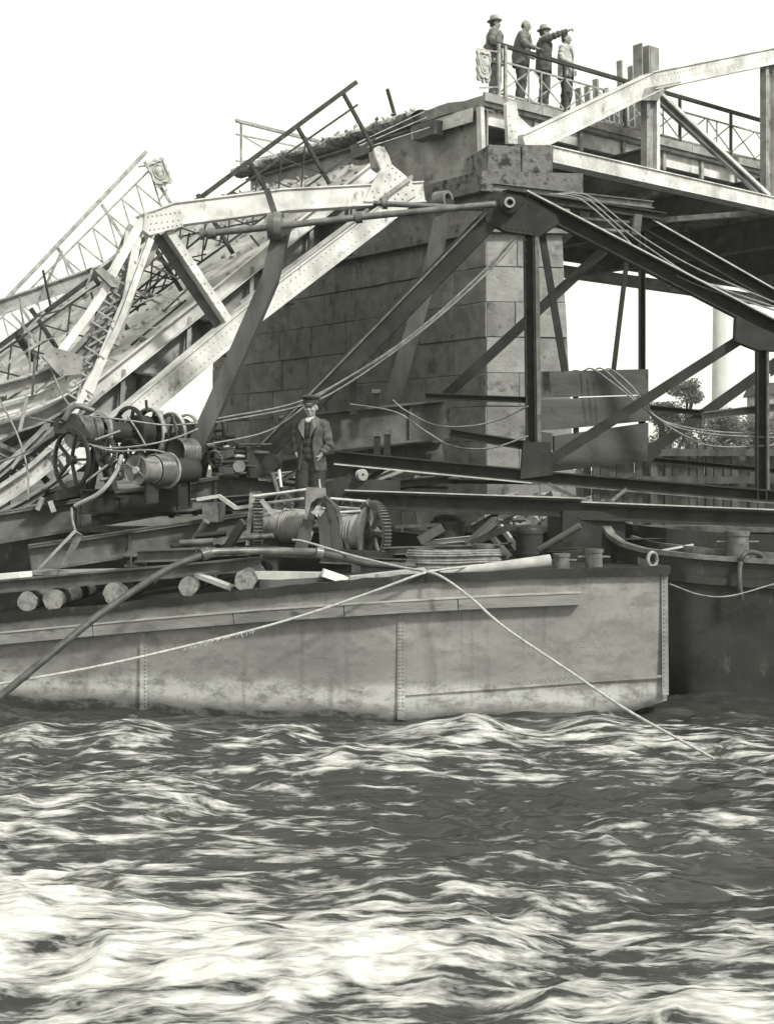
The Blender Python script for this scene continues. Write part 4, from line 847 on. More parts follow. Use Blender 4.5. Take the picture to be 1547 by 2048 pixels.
# stacked steel bits between the rail and the winch
STF = [((275, 1112), (395, 1108), .16, 'I', 'girder', 'left of three short beam ends stacked behind the hose'), ((330, 1108), (430, 1104), .12, 'C', 'worn_iron', 'channel iron lying on the stacked beam ends'), ((395, 1122), (500, 1118), .14, 'C', 'girder', 'low channel iron beside the hose joint'), ((300, 1126), (520, 1112), .1, 'I', 'dark_steel', 'thin dark beam lying along the deck behind the hose'), ((640, 1118), (860, 1128), .1, 'C', 'worn_iron', 'bar lying on the deck in front of the right gear'), ((770, 1102), (1000, 1096), .1, 'C', 'worn_iron', 'upper long bar behind the rope coil'), ((770, 1116), (940, 1112), .1, 'C', 'dark_steel', 'lower long bar behind the rope coil')]
for k, (a, b, h, kd, m_, lab) in enumerate(STF): simple('steel_bar', MB().beam(P(*a, 17.1 + k*.06), P(*b, 17.0 + k*.06), h*1.1, h, kd), m_, lab, 'steel bar')
for k, (px, py) in enumerate(((262, 1122), (292, 1124), (318, 1126))): simple('beam_end', MB().beam(P(px, py, 17.3), P(px + 6, py - 10, 18.6), .17, .16, 'I'), 'worn_iron', ['leftmost beam end pointing at the viewer', 'middle beam end pointing at the viewer', 'rightmost beam end pointing at the viewer'][k], 'beam')
simple('bracket_plate', MB().path([P(75, 1140, 17.6), P(150, 1062, 17.7), P(158, 1070, 17.8), P(128, 1132, 17.9)], .10, .03, 'box'), 'pale_iron', 'bent pale bracket standing at the left on the barge', 'bracket')
simple('angle_iron', MB().path([P(394, 999, 18.5), P(438, 992, 18.5), P(472, 1016, 18.4), P(500, 1012, 18.4)], .08, .05, 'box'), 'bright_iron', 'pale cranked strip of iron left of the front winch', 'iron strip')
# bollards, each a squat post with a cross pin
def bollard(px, py0, py1, d, rad, lab, mat='worn_iron', par=None):
    b, t = P(px, py1, d), P(px, py0, d); root = thing('bollard', lab, 'bollard', b, 'mooring bollards'); h = t.z - b.z
    MB().lathe(b, (0, 0, 1), [(0, 0), (0, rad*1.05), (h*.85, rad), (h*.86, rad*1.12), (h, rad*1.12), (h, 0)], 18).build('post', mat, root)
    MB().tube([b + Vector((-rad*1.9, 0, h*.68)), b + Vector((rad*1.9, 0, h*.68))], .016, 8, 0).build('cross_pin', mat, root)
bollard(848, 1096, 1150, 16.9, .115, 'left bollard inside the coil of wire rope'); bollard(966, 1088, 1144, 16.9, .12, 'bollard at the right end of the coil of wire rope')
bollard(1122, 1107, 1150, 16.8, .10, 'shorter of two bollards near the barge corner'); bollard(1187, 1098, 1148, 16.8, .105, 'taller of two bollards near the barge corner')
bollard(1474, 1062, 1130, 18.2, .15, 'big square-headed bollard on the dark barge at right')
# coil of rope wound round two bollards
for k in range(9):
    y = 1102 + k*4.6; o_ = random.uniform(-.02, .02); a = .20 + .012*(k % 3)
    pts = [P(848, y, 16.9) + Vector((-a, o_, 0)), P(848, y + 1, 16.9 - a), P(905, y + random.uniform(-1, 3), 16.9 - a), P(966, y - 1, 16.9 - a), P(966, y - 1, 16.9) + Vector((a, 0, 0)), P(966, y, 16.9 + a), P(848, y, 16.9 + a), P(848, y, 16.9) + Vector((-a, o_, 0))]
    mb = (MB() if k == 0 else mb); mb.tube(pts, .017, 6, 5)
simple('rope_coil', mb, 'wire', 'coil of wire rope wound round two bollards', 'rope coil')
simple('ring', MB().tube([P(1304 + 9*math.cos(a), 1119 + 14*math.sin(a), 16.2 + .05*math.cos(a)) for a in [k*math.pi/6 for k in range(13)]], .022, 8, 3), 'pale_iron', 'pale iron mooring ring at the corner of the grey barge', 'ring')

# ------------------------------------------------------------------ dark barge at the right
db = thing('dark_barge', 'dark tarred barge at the right with its curved bow behind the grey barge', 'barge', P(1500, 1400, 18))
SH = [(1213, 1056), (1222, 1072), (1245, 1088), (1290, 1101), (1400, 1114), (1547, 1124), (1800, 1136)]
mb = MB(); vs = []; fs = []; N_ = 36; R_ = 6
for k in range(N_+1):
    u = k/N_; px = 1213 + (1800-1213)*u**1.5; d = 18.6 - 1.1*min(1, (px-1213)/160)**.55
    top = P(px, interp(SH, px), d)
    for q in range(R_+1):
        f = q/R_; vs.append(Vector((top.x + .35*f*max(0, 1-(px-1213)/200), top.y + .25*f*f*max(0, 1 - u) + .05*f, top.z*(1-f) - .5*f)))
n = R_+1
for i in range(N_):
    for q in range(R_): fs.append((i*n+q, i*n+q+1, (i+1)*n+q+1, (i+1)*n+q))
mb.add(vs, fs, True); tops = [vs[i*n] for i in range(N_+1)]
back = [p + Vector((.9, 0, 0)) if i == 0 else Vector((p.x + .4, 21.4 + (0 if i > 6 else -.45*(6-i)), p.z)) for i, p in enumerate(tops)]
mb.build('hull', 'hull_dark', db)
mb = MB()
for i in range(N_): mb.add([tops[i] - Vector((0, 0, .14)), tops[i+1] - Vector((0, 0, .14)), back[i+1] - Vector((0, 0, .14)), back[i] - Vector((0, 0, .14))], [(0, 1, 2, 3)])
mb.build('deck', 'hull_dark', db)
MB().path(tops, .12, .06, 'box').build('gunwale', 'worn_iron', db)
MB().path([t - Vector((0, .03, .30)) for t in tops[4:]], .05, .09, 'box').build('rubbing_strake', 'dark_steel', db)
MB().path([t + Vector((.3, .9, .02)) for t in tops[5:]], .08, .10, 'box').build('hatch_coaming', 'worn_iron', db)
MB().path([t + Vector((.2, 2.2, .10)) for t in tops[3:]], .08, .35, 'box').build('far_bulwark', 'hull_dark', db)
MB().path([P(1215, 1058, 18.62), P(1212, 1072, 18.6), P(1222, 1200, 18.5)], .1, .12, 'box', up=(1, 0, 0)).build('stem', 'hull_dark', db)
simple('pole', MB().tube([P(1290, 1108, 18.0), P(1385, 1090, 18.6)], .02, 6, 0), 'wood_pale', 'thin pole lying across the dark barge deck', 'pole')
simple('mooring_rope', MB().tube([P(1480, 1130, 17.45), P(1484, 1112, 17.4), P(1500, 1104, 17.5), P(1520, 1112, 17.6), P(1500, 1126, 17.6), P(1482, 1120, 17.45), P(1478, 1160, 17.3), P(1482, 1200, 17.3)], .035, 8, 6), 'hose', 'thick dark rope looped over the side of the dark barge', 'rope')
simple('slack_line', MB().tube([P(1338, 1168, 16.4), P(1400, 1190, 16.9), P(1460, 1192, 17.1), P(1547, 1168, 17.3)], .01, 6, 5), 'wire', 'thin slack line hanging along the dark hull', 'line')

# ------------------------------------------------------------------ crane pontoon and its skid beams
pon = thing('crane_pontoon', 'dark crane pontoon lying hidden behind the grey barge', 'pontoon', P(700, 1150, 21))
z1 = 2.02
MB().hexa([Vector(v) for v in ((-9, 20.95, -.6), (9.5, 20.95, -.6), (9.5, 23.4, -.6), (-9, 23.4, -.6), (-9, 20.95, z1), (9.5, 20.95, z1), (9.5, 23.4, z1), (-9, 23.4, z1))]).build('hull', 'hull_dark', pon)
MB().beam(Vector((-9, 20.92, z1+.02)), Vector((9.5, 20.92, z1+.02)), .08, .1).build('gunwale', 'worn_iron', pon)
SK = [((-60, 1066, 18.6), (560, 962, 20.4), .42, 'girder', 'upper of two long skid girders sloping up under the left winch'), ((60, 1118, 18.4), (640, 1030, 19.6), .36, 'girder', 'lower skid girder with its cut end at the left'), ((690, 1000, 19.4), (1160, 1016, 19.2), .26, 'dark_steel', 'dark girder running right from behind the front winch'), ((1160, 1022, 19.2), (1700, 1044, 19.0), .24, 'dark_steel', 'dark girder at the right above the dark barge'), ((140, 1032, 19.4), (560, 1000, 20.4), .2, 'dark_steel', 'dark beam between the two skid girders')]
for a, b, h, m_, lab in SK:
    root = thing('skid_girder', lab, 'girder', P(a[0], a[1] + 30, a[2])); A_, B_ = P(*a), P(*b)
    MB().beam(A_, B_, .26, h, 'I', t=.03).build('beam', m_, root)
    MB().beam(A_ + Vector((0, -.1, h*.5 + .012)), B_ + Vector((0, -.1, h*.5 + .012)), .10, .016).build('top_strip', 'worn_iron' if h > .3 else 'bright_iron', root)
    for k in (3, 7) if h > .3 else ():
        p = A_ + (B_ - A_)*(k/9); MB().beam(p + Vector((0, -.06, -h*.42)), p + Vector((0, -.06, h*.42)), .05, .04, up=(1, 0, 0)).build('stiffener', m_, root)
simple('cross_bearer', MB().box(P(428, 1024, 18.9), .22, .8, .26), 'worn_iron', 'block of iron standing between the skid girders', 'block')
simple('plank_walk', MB().hexa([P(540, 1058, 18.7), P(720, 1058, 18.7), P(720, 1053, 19.7), P(540, 1053, 19.7)] + [p + Vector((0, 0, .06)) for p in (P(540, 1058, 18.7), P(720, 1058, 18.7), P(720, 1053, 19.7), P(540, 1053, 19.7))]), 'wood', 'plank platform the workman stands on', 'platform')
for px in (548, 712): simple('trestle', MB().beam(P(px, 1048, 19.2) - Vector((0, 0, .9)), P(px, 1048, 19.2), .3, .12, up=(1, 0, 0)), 'wood', ['left', 'right'][px > 600] + ' timber trestle leg under the plank platform', 'trestle')
# dark tanks and planks right of the winch
for px, y0, y1, w, d, lab in ((895, 1030, 1105, 68, 19.6, 'dark riveted drum beside the pier, left of the crossed planks'), (1058, 1050, 1118, 54, 18.8, 'round-topped dark hood in front of the crossed planks')):
    b = P(px, y1, d); root = thing('iron_drum', lab, 'drum', b); h = P(px, y0, d).z - b.z; rd = w/2/F*d
    MB().lathe(b, (0, 0, 1), [(0, 0), (0, rd), (h*.8, rd), (h*.93, rd*.86), (h, rd*.5), (h + .01, 0)], 24).build('shell', 'black_iron', root)
    for f in (.15, .75): MB().lathe(b + Vector((0, 0, h*f)), (0, 0, 1), [(0, rd), (0, rd + .012), (.05, rd + .012), (.05, rd)], 24).build('hoop', 'dark_steel', root)
for k, (a, b) in enumerate((((985, 1075), (1020, 1115)), ((1000, 1052), (1040, 1105)))): simple('plank', MB().beam(P(*a, 19.3 - k*.1), P(*b, 19.0 - k*.1), .05, .07), 'wood_pale', ['left one of two pale planks leaning between the drums', 'right one of two pale planks leaning between the drums'][k], 'plank')
simple('timber_post', MB().beam(P(838, 1020, 20.3), P(852, 1098, 20.1), .14, .14, up=(1, 0, 0)), 'wood', 'short leaning post before the pier, right of the winch gear', 'post')
simple('deck_box', MB().box(P(1170, 1075, 19.6), .9, 1.0, .8, .1), 'black_iron', 'dark machine box below the dark girder', 'box')
simple('strap_brace', MB().path([P(1095, 968, 19.8), P(1178, 1008, 19.6), P(1222, 1002, 19.6), P(1252, 978, 19.7)], .03, .05, 'box'), 'worn_iron', 'bent iron strap hanging in a vee under the bottom chord', 'strap')

# dark clutter under the crane frame and beside the winches
def heap(label, spots, seed):
    r = random.Random(seed); root = thing('scrap_heap', label, 'scrap', P(spots[0][0], spots[0][1] + 20, spots[0][2]))
    for x, y, d in spots:
        for k in range(3):
            a = P(x + r.uniform(-12, 12), y + r.uniform(-8, 8), d + r.uniform(-.2, .2)); an = r.choice([r.uniform(-.25, .25), r.uniform(-.25, .25), r.uniform(.6, 1.2)]); l = r.uniform(.25, .8)
            b = a + Vector((l*math.cos(an), r.uniform(-.2, .2), l*math.sin(an)*.6)); kd = r.random()
            (MB().tube([a, b], r.uniform(.015, .05), 8, 0) if kd < .35 else MB().beam(a, b, r.uniform(.05, .14), r.uniform(.04, .12), r.choice(['box', 'L', 'C', 'I']))).build('scrap_bar', r.choice(['dark_steel', 'worn_iron', 'wood', 'black_iron', 'girder', 'wood_pale']), root)
heap('scatter of dark bars and timber under the crane frame right of the winch', [(800, 1060, 19.4), (840, 1085, 19.0), (930, 1092, 18.6), (990, 1040, 19.6), (1080, 1095, 18.4), (1130, 1050, 19.3), (950, 1060, 19.6)], 31)
heap('scatter of rods and offcuts left of the front winch', [(400, 1078, 18.0), (440, 1088, 17.6), (470, 1060, 18.4), (350, 1092, 17.6), (460, 1100, 17.2)], 32)
heap('tangle of small iron pieces behind the workman and the girders', [(690, 975, 20.0), (740, 965, 20.2), (790, 975, 20.2), (840, 962, 20.4), (560, 960, 20.2), (520, 950, 20.3)], 33)
simple('box_girder', MB().beam(P(668, 975, 19.75), P(800, 978, 19.75), .4, .26), 'dark_steel', 'short heavy dark box girder right of the workman', 'girder')
# ------------------------------------------------------------------ winches
def gear(parent, c, ax, r, w, nt, mat, spokes=6, name='gear'):
    ax = Vector(ax).normalized(); v = Vector((0, 0, 1)); v = (v - ax*v.dot(ax)).normalized(); u = ax.cross(v); c = Vector(c)
    mb = MB().lathe(c, ax, [(-w/2, r*.84), (-w/2, r*.95), (w/2, r*.95), (w/2, r*.84)], 40, True)
    mb.lathe(c, ax, [(-w*.7, .02), (-w*.7, r*.2), (w*.7, r*.2), (w*.7, .02)], 20, True); g_ = mb.build(name, mat, parent)
    for k in range(spokes):
        a = 2*math.pi*k/spokes; q = u*math.cos(a) + v*math.sin(a); MB().beam(c + q*r*.15, c + q*r*.88, w*.5, r*.12, up=ax.cross(q)).build('spoke', mat, g_)
    mb = MB()
    for k in range(nt):
        a = 2*math.pi*k/nt; q = u*math.cos(a) + v*math.sin(a); tn = ax.cross(q); h = math.pi*r/nt*.48
        mb.sweep(c + q*r*.94, c + q*r*1.045, [(-w/2, -h), (w/2, -h), (w/2, h), (-w/2, h)], tn, [(-w/2, -h*.6), (w/2, -h*.6), (w/2, h*.6), (-w/2, h*.6)])
    o = mb.build('teeth', mat, g_, kind='stuff'); return g_
def winding(o, ax, r, l, wr):   # grooved coil of wire
    n = max(3, int(l/(wr*2))); prof = []
    for k in range(n): prof += [(k*l/n, r - wr*.5), (k*l/n + l/n*.25, r + wr*.25), (k*l/n + l/n*.5, r + wr*.5), (k*l/n + l/n*.75, r + wr*.25)]
    prof.append((l, r - wr*.5)); return MB().lathe(o, ax, prof, 28)
w1 = thing('front_winch', 'hand winch with two big toothed gears and a wound drum, in front of the workman', 'winch', P(640, 1105, 18.1))
gl, gr_ = P(512, 1045, 18.2), P(744, 1066, 17.7); ax = (gr_ - gl).normalized(); ax = Vector((.93, -.34, 0)).normalized()
gear(w1, gl, Vector((.985, .17, 0)), .40, .13, 52, 'worn_iron'); gear(w1, gr_, Vector((.86, .5, 0)), .41, .10, 56, 'girder')
axs = (gr_ - gl); MB().tube([gl - axs*.08, gr_ + axs*.08], .045, 12, 0).build('shaft', 'worn_iron', w1); axn = axs.normalized(); Lw = axs.length
for a, b, r_, m_ in ((.085, .10, .27, 'worn_iron'), (.10, .24, .20, 'grey_steel'), (.24, .46, .225, 'wire'), (.70, .85, .21, 'wire'), (.85, .93, .235, 'grey_steel'), (.93, .95, .33, 'girder')):
    o_ = gl + axs*a; l = Lw*(b - a)
    mb = winding(o_, axn, r_, l, .016) if m_ == 'wire' else MB().lathe(o_, axn, [(0, .03), (0, r_), (l, r_), (l, .03)], 32)
    mb.build('drum' if r_ < .25 else 'flange', 'grey_steel' if m_ == 'wire' else m_, w1)
# centre stand of planks with a bracket on top
def quad(mb, pts, d, th): return mb.prism([P(x, y, d) for x, y in pts], Vector((0, th, 0)))
quad(MB(), [(598, 1062), (620, 1000), (636, 1004), (612, 1108), (585, 1108)], 17.55, .12).build('stand_leg', 'wood', w1)
quad(MB(), [(634, 1000), (652, 1008), (664, 1108), (640, 1108)], 17.5, .1).build('stand_leg', 'wood', w1)
quad(MB(), [(652, 1004), (668, 1012), (690, 1108), (666, 1108)], 17.6, .1).build('stand_leg', 'wood', w1)
quad(MB(), [(670, 1014), (678, 1018), (703, 1108), (694, 1108)], 17.62, .08).build('stand_leg', 'worn_iron', w1)
quad(MB(), [(612, 974), (650, 976), (652, 994), (634, 996), (622, 1006), (612, 1040), (609, 1038)], 17.45, .12).build('top_bracket', 'grey_steel', w1)
quad(MB(), [(648, 990), (656, 994), (682, 1018), (678, 1024)], 17.42, .06).build('pawl', 'worn_iron', w1)
MB().tube([P(638, 958, 17.5), P(640, 976, 17.5)], .012, 6, 0).build('pin', 'bright_iron', w1)
rags = MB(); rg = random.Random(2)
for k in range(9):
    c = P(622 + rg.uniform(0, 22), 1008 + rg.uniform(0, 18), 17.42); a = Vector((rg.gauss(0, 1), rg.gauss(0, .3), rg.gauss(0, 1))).normalized()*.06; b = Vector((rg.gauss(0, 1), rg.gauss(0, .3), rg.gauss(0, 1))).normalized()*.04; rags.add([c - a, c + b, c + a, c - b], [(0, 1, 2, 3)])
one('splinters', rags, 'wood_pale', 'pale splintered wood sticking out of the winch stand', 'splinters')
# side frames and rods
quad(MB(), [(499, 986), (510, 988), (498, 1092), (491, 1092)], 17.9, .1).build('side_frame', 'pale_iron', w1)
for a, b, dd in (((505, 993), (612, 979), 0), ((524, 1007), (608, 997), .1), ((660, 997), (733, 1003), 0), ((664, 1014), (720, 1018), .1), ((676, 1025), (722, 1022), -.05), ((745, 1020), (766, 1021), 0)): MB().tube([P(*a, 17.75 + dd), P(*b, 17.75 + dd)], .018, 8, 0).build('rod', 'bright_iron', w1)
gear(w1, P(567, 1008, 18.1), Vector((.55, .83, 0)), .15, .05, 22, 'worn_iron', 4, 'small_gear'); gear(w1, P(690, 1012, 18.1), Vector((.6, .8, 0)), .12, .04, 18, 'dark_steel', 4, 'small_gear')
for a, b in (((733, 1000), (752, 1024)), ((522, 1000), (548, 1030))): MB().beam(P(*a, 17.7), P(*b, 17.7), .04, .06).build('arm', 'pale_iron', w1)
MB().beam(P(490, 1100, 17.8), P(790, 1112, 17.5), .5, .12).build('bed', 'dark_steel', w1)
MB().tube([P(545, 948, 18.6), P(556, 985, 18.4)], .03, 8, 0).build('lever', 'worn_iron', w1); MB().tube([P(558, 940, 18.6), P(562, 975, 18.5)], .022, 8, 0).build('lever', 'bright_iron', w1)

w2 = thing('drum_winch', 'big power winch with a spoked handwheel and banded drums at the left', 'winch', P(250, 990, 19))
ax2 = Vector((.68, .73, 0)).normalized(); v2 = Vector((0, 0, 1))
def wheel(parent, c, ax, r, rim, w, sp, mat, name='handwheel'):
    ax = Vector(ax).normalized(); u = Vector((0, 0, 1)); v = ax.cross(u)
    o = MB().lathe(c, ax, [(-w/2, r - rim), (-w*.3, r), (w*.3, r), (w/2, r - rim)], 40, True).build(name, mat, parent)
    MB().lathe(c, ax, [(-w, .0), (-w, r*.15), (w, r*.15), (w, 0)], 16).build('hub', mat, o)
    for k in range(sp):
        a = 2*math.pi*k/sp + .3; q = u*math.cos(a) + v*math.sin(a); MB().beam(c + q*r*.1, c + q*(r - rim*.5), w*.7, r*.09, up=ax).build('spoke', mat, o)
    return o
wheel(w2, P(143, 920, 18.3), ax2, .43, .05, .05, 5, 'black_iron')
sA = P(150, 862, 18.9)      # upper shaft
def disc(c0, t, r, l, mat, name, seg=32): return MB().lathe(c0 + ax2*t, ax2, [(0, .02), (0, r), (l, r), (l, .02)], seg).build(name, mat, w2)
MB().tube([sA - ax2*.2, sA + ax2*2.9], .05, 12, 0).build('shaft', 'dark_steel', w2)
winding(sA + ax2*.0, ax2, .22, .34, .014).build('winding', 'worn_iron', w2)
disc(sA, -.03, .25, .03, 'worn_iron', 'flange')
wheel(w2, sA + ax2*.42, ax2, .29, .05, .07, 5, 'grey_steel', 'band_wheel'); disc(sA, .45, .15, .42, 'black_iron', 'drum')
wheel(w2, sA + ax2*.92, ax2, .39, .05, .06, 6, 'black_iron', 'flywheel')
def band(t, r_, l, m_): MB().lathe(sA + ax2*t, ax2, [(0, r_ - .03), (0, r_), (l, r_), (l, r_ - .03)], 36, True).build('brake_band', m_, w2)
disc(sA, 1.0, .26, .22, 'black_iron', 'drum'); band(1.24, .38, .12, 'pale_iron'); wheel(w2, sA + ax2*1.30, ax2, .36, .04, .05, 6, 'black_iron', 'flywheel')
winding(sA + ax2*1.38, ax2, .27, .24, .014).build('winding', 'girder', w2); band(1.66, .33, .06, 'bright_iron'); disc(sA, 1.73, .24, .2, 'black_iron', 'drum'); band(1.95, .31, .05, 'bright_iron'); disc(sA, 2.0, .2, .3, 'girder', 'drum')
wheel(w2, sA + ax2*1.69, ax2, .31, .03, .04, 6, 'black_iron', 'flywheel'); wheel(w2, sA + ax2*2.45 + v2*.06, ax2, .34, .05, .06, 5, 'black_iron', 'flywheel')
ax3 = Vector((.56, .83, 0)).normalized(); sB = P(272, 940, 18.0)      # lower, nearer spool
mb = MB().lathe(sB, ax3, [(0, .195), (.0, .18), (.05, .06), (.05, 0)], 32); mb.lathe(sB, ax3, [(0, .195), (-.012, .205), (.02, .205), (.06, .165), (.10, .155), (.26, .165), (.30, .195)], 32); mb.build('spool', 'spool_iron', w2)
MB().lathe(sB + ax3*-.02, ax3, [(0, 0), (0, .05), (.06, .05)], 14).build('spool_hub', 'bright_iron', w2)
for k in range(4):
    a = k*math.pi/2 + .5; u = Vector((0, 0, 1)); q = u*math.cos(a) + ax3.cross(u)*math.sin(a); MB().beam(sB + q*.04 + ax3*.01, sB + q*.2 + ax3*.0, .02, .03, up=ax3).build('spool_spoke', 'grey_steel', w2)
winding(sB + ax3*.31, ax3, .215, .26, .013).build('winding', 'worn_iron', w2); MB().lathe(sB + ax3*.58, ax3, [(0, 0), (0, .25), (.03, .25), (.03, 0)], 28).build('flange', 'pale_iron', w2); MB().lathe(sB + ax3*.62, ax3, [(0, .17), (.5, .17), (.5, 0)], 28).build('drum', 'dark_steel', w2)
for dt, dn in ((0, 0), (1.0, .9), (2.0, 1.8)):     # side frames: an A-shaped cheek under each bearing
    q0 = sA + ax2*(.42 + dt); zf = P(250, 1000, 18.8).z
    for sx in (-1, 1):
        ft = Vector((q0.x + .42*sx*ax2.y, q0.y - .42*sx*ax2.x, zf - .25)); MB().beam(ft, q0, .09, .16, 'I').build('frame_leg', 'black_iron', w2)
    MB().beam(Vector((q0.x + .5*ax2.y, q0.y - .5*ax2.x, zf - .1)), Vector((q0.x - .5*ax2.y, q0.y + .5*ax2.x, zf - .1)), .12, .3, 'I').build('frame_sill', 'black_iron', w2)
    MB().lathe(q0 - ax2*.07, ax2, [(0, 0), (0, .10), (.14, .10), (.14, 0)], 16).build('bearing', 'girder', w2)
for sx in (-1, 1):
    o_ = Vector((.45*sx*ax2.y, -.45*sx*ax2.x, 0)); a_ = sA + ax2*-.2 + o_; b_ = sA + ax2*2.9 + o_; a_.z = b_.z = P(250, 1000, 18.8).z - .02; MB().beam(a_, b_, .16, .34, 'I').build('bed_rail', 'black_iron', w2)
gear(w2, sA + ax2*.72 - v2*.36 + Vector((.2, -.15, 0)), ax2, .26, .07, 40, 'dark_steel', 5); gear(w2, sA + ax2*1.6 - v2*.42 + Vector((.2, -.15, 0)), ax2, .2, .06, 32, 'dark_steel', 5)
fb_ = sB + ax3*.9; MB().beam(fb_ - v2*.5, fb_, .12, .22, 'I', up=ax2).build('spool_stand', 'black_iron', w2); fb_ = sB + ax3*.29; MB().beam(fb_ - v2*.45, fb_ - v2*.18, .05, .2, up=ax2).build('spool_stand', 'black_iron', w2)
MB().hexa([P(60, 1010, 18.6), P(120, 1000, 18.7), P(190, 985, 19.6), P(130, 990, 19.6), P(95, 985, 18.6), P(118, 980, 18.7), P(188, 960, 19.6), P(140, 960, 19.6)]).build('bed_foot', 'black_iron', w2)
quad(MB(), [(106, 838), (146, 828), (160, 848), (170, 876), (154, 882), (140, 868), (108, 866)], 18.35, .3).build('gear_case', 'dark_steel', w2)
MB().tube([P(128, 840, 18.3), P(150, 812, 18.3), P(188, 822, 18.35)], .04, 8, 4).build('pipe_elbow', 'worn_iron', w2)
MB().tube([P(292, 800, 18.9), P(294, 824, 18.9)], .02, 6, 0).build('pin', 'dark_steel', w2)
for a, b in (((85, 995), (75, 1020)), ((100, 1002), (108, 1024))): MB().beam(P(*a, 18.3), P(*b, 18.3), .05, .06).build('foot_strap', 'pale_iron', w2)
gear(w2, P(212, 905, 18.7), ax2, .22, .06, 34, 'girder', 5); gear(w2, P(236, 940, 18.5), ax2, .14, .06, 24, 'worn_iron', 4); wheel(w2, P(338, 872, 19.6), ax2, .33, .045, .06, 6, 'black_iron', 'flywheel'); gear(w2, P(392, 905, 19.8), ax2, .25, .06, 36, 'dark_steel', 5)
winding(P(352, 905, 18.9), ax2, .2, .3, .013).build('winding', 'worn_iron', w2)
for a, b, r_ in (((190, 880), (240, 862), .02), ((200, 960), (262, 950), .025), ((170, 965), (215, 930), .02), ((300, 972), (345, 960), .03), ((230, 985), (330, 970), .03), ((188, 835), (206, 905), .018), ((345, 830), (356, 880), .016)): MB().tube([P(*a, 18.4), P(*b, 18.6)], r_, 8, 0).build('lever', 'worn_iron', w2)
# levers and linkages right of the drums
lk = thing('linkage', 'tangle of rods and small gears between the drums and the girder', 'linkage', P(450, 960, 19.6))
rg = random.Random(6)
for k in range(16):
    x, y = rg.uniform(400, 500), rg.uniform(888, 950); MB().tube([P(x, y, 19.4 + rg.random()*.6), P(x + rg.uniform(25, 70), y + rg.uniform(-10, 6), 19.5 + rg.random()*.6)], rg.uniform(.012, .035), 7, 0).build('rod', rg.choice(['worn_iron', 'bright_iron', 'dark_steel', 'girder']), lk)
gear(lk, P(448, 885, 19.7), Vector((.3, .2, 1)), .22, .05, 26, 'dark_steel', 4); gear(lk, P(430, 918, 19.5), Vector((.5, .8, .2)), .13, .05, 18, 'worn_iron', 4)
MB().box(P(502, 925, 19.9), .28, .5, .45, .4).build('gearbox', 'dark_steel', lk); MB().lathe(P(476, 935, 19.4), (.2, -.9, .1), [(0, 0), (0, .09), (.14, .09), (.14, 0)], 14).build('bush', 'worn_iron', lk)
simple('hoist_block', MB().lathe(P(545, 925, 19.0), (.3, .9, 0), [(-.06, 0), (-.06, .12), (.06, .12), (.06, 0)], 18), 'dark_steel', 'small iron pulley left of the workman', 'pulley')
simple('sheave_wheel', MB().lathe(P(723, 950, 19.5), (.5, -.85, .1), [(-.04, .02), (-.04, .085), (-.015, .06), (.015, .06), (.04, .085), (.04, .02)], 22, True), 'pale_iron', 'small pale grooved wheel lying right of the workman', 'pulley')

# ------------------------------------------------------------------ ropes, wires and the hose
def line(name, pts, r, mat, label, cat, seg=7, sm=8): return one(name, MB().tube([P(*p) for p in pts], r, seg, sm), mat, label, cat)
line('rope', [(585, 1080, 17.3), (612, 1084, 17.1), (700, 1110, 16.6), (790, 1132, 16.1), (850, 1143, 15.7), (885, 1155, 15.5), (940, 1195, 15.3), (1010, 1256, 15.05), (1140, 1344, 14.6), (1240, 1412, 14.2), (1330, 1464, 13.9), (1428, 1518, 13.55)], .0155, 'rope', 'pale rope running from the winch over the gunwale into the water at right', 'rope')
line('rope', [(-40, 1376, 14.6), (0, 1368, 14.7), (190, 1334, 15.0), (375, 1292, 15.3), (520, 1256, 15.45), (640, 1220, 15.55), (760, 1178, 15.58), (838, 1149, 15.62), (880, 1140, 15.95), (960, 1130, 16.6)], .0155, 'rope', 'frayed pale rope sloping across the hull to the left', 'rope')
mb = MB(); rg = random.Random(1)
for k in range(26):
    x = 375 + k*5.4; y = 1292 - (x - 375)*.247; p = P(x, y + 1, 15.3 + (x-375)/900*.9); mb.tube([p, p + Vector((rg.uniform(-.05, .01), -.01, -rg.uniform(.015, .05)))], .006, 4, 0)
one('rope_fray', mb, 'rope', 'loose frayed strands on the rope across the hull', 'fray')
root = thing('suction_hose', 'thick dark hose curving from the deck down into the water at left', 'hose', P(400, 1105, 16.4))
MB().tube([P(*p) for p in ((-30, 1415, 14.5), (0, 1393, 14.6), (100, 1310, 14.9), (190, 1236, 15.3), (270, 1180, 15.7), (340, 1136, 16.1), (410, 1108, 16.4))], .043, 12, 8).build('lower_length', 'hose', root)
MB().tube([P(*p) for p in ((410, 1108, 16.4), (440, 1103, 16.5), (560, 1102, 16.7), (640, 1104, 16.7))], .045, 12, 6).build('upper_length', 'worn_iron', root)
MB().tube([P(*p) for p in ((640, 1106, 16.7), (690, 1116, 16.7), (740, 1128, 16.7), (860, 1133, 16.8), (960, 1128, 16.9))], .045, 12, 6).build('deck_length', 'hose', root)
MB().tube([P(403, 1110, 16.38), P(418, 1105, 16.42)], .075, 12, 0).build('coupling', 'worn_iron', root); MB().tube([P(632, 1104, 16.68), P(645, 1106, 16.7)], .07, 12, 0).build('coupling', 'worn_iron', root)
line('hose', [(150, 1012, 18.0), (200, 985, 17.9), (232, 945, 18.0), (243, 912, 18.3)], .032, 'pale_iron', 'pale hose hanging beside the spoked handwheel', 'hose')
line('wire', [(143, 1015, 18.0), (145, 1040, 18.0), (152, 1066, 18.0)], .016, 'pale_iron', 'short pale wire dangling below the hose at left', 'wire')
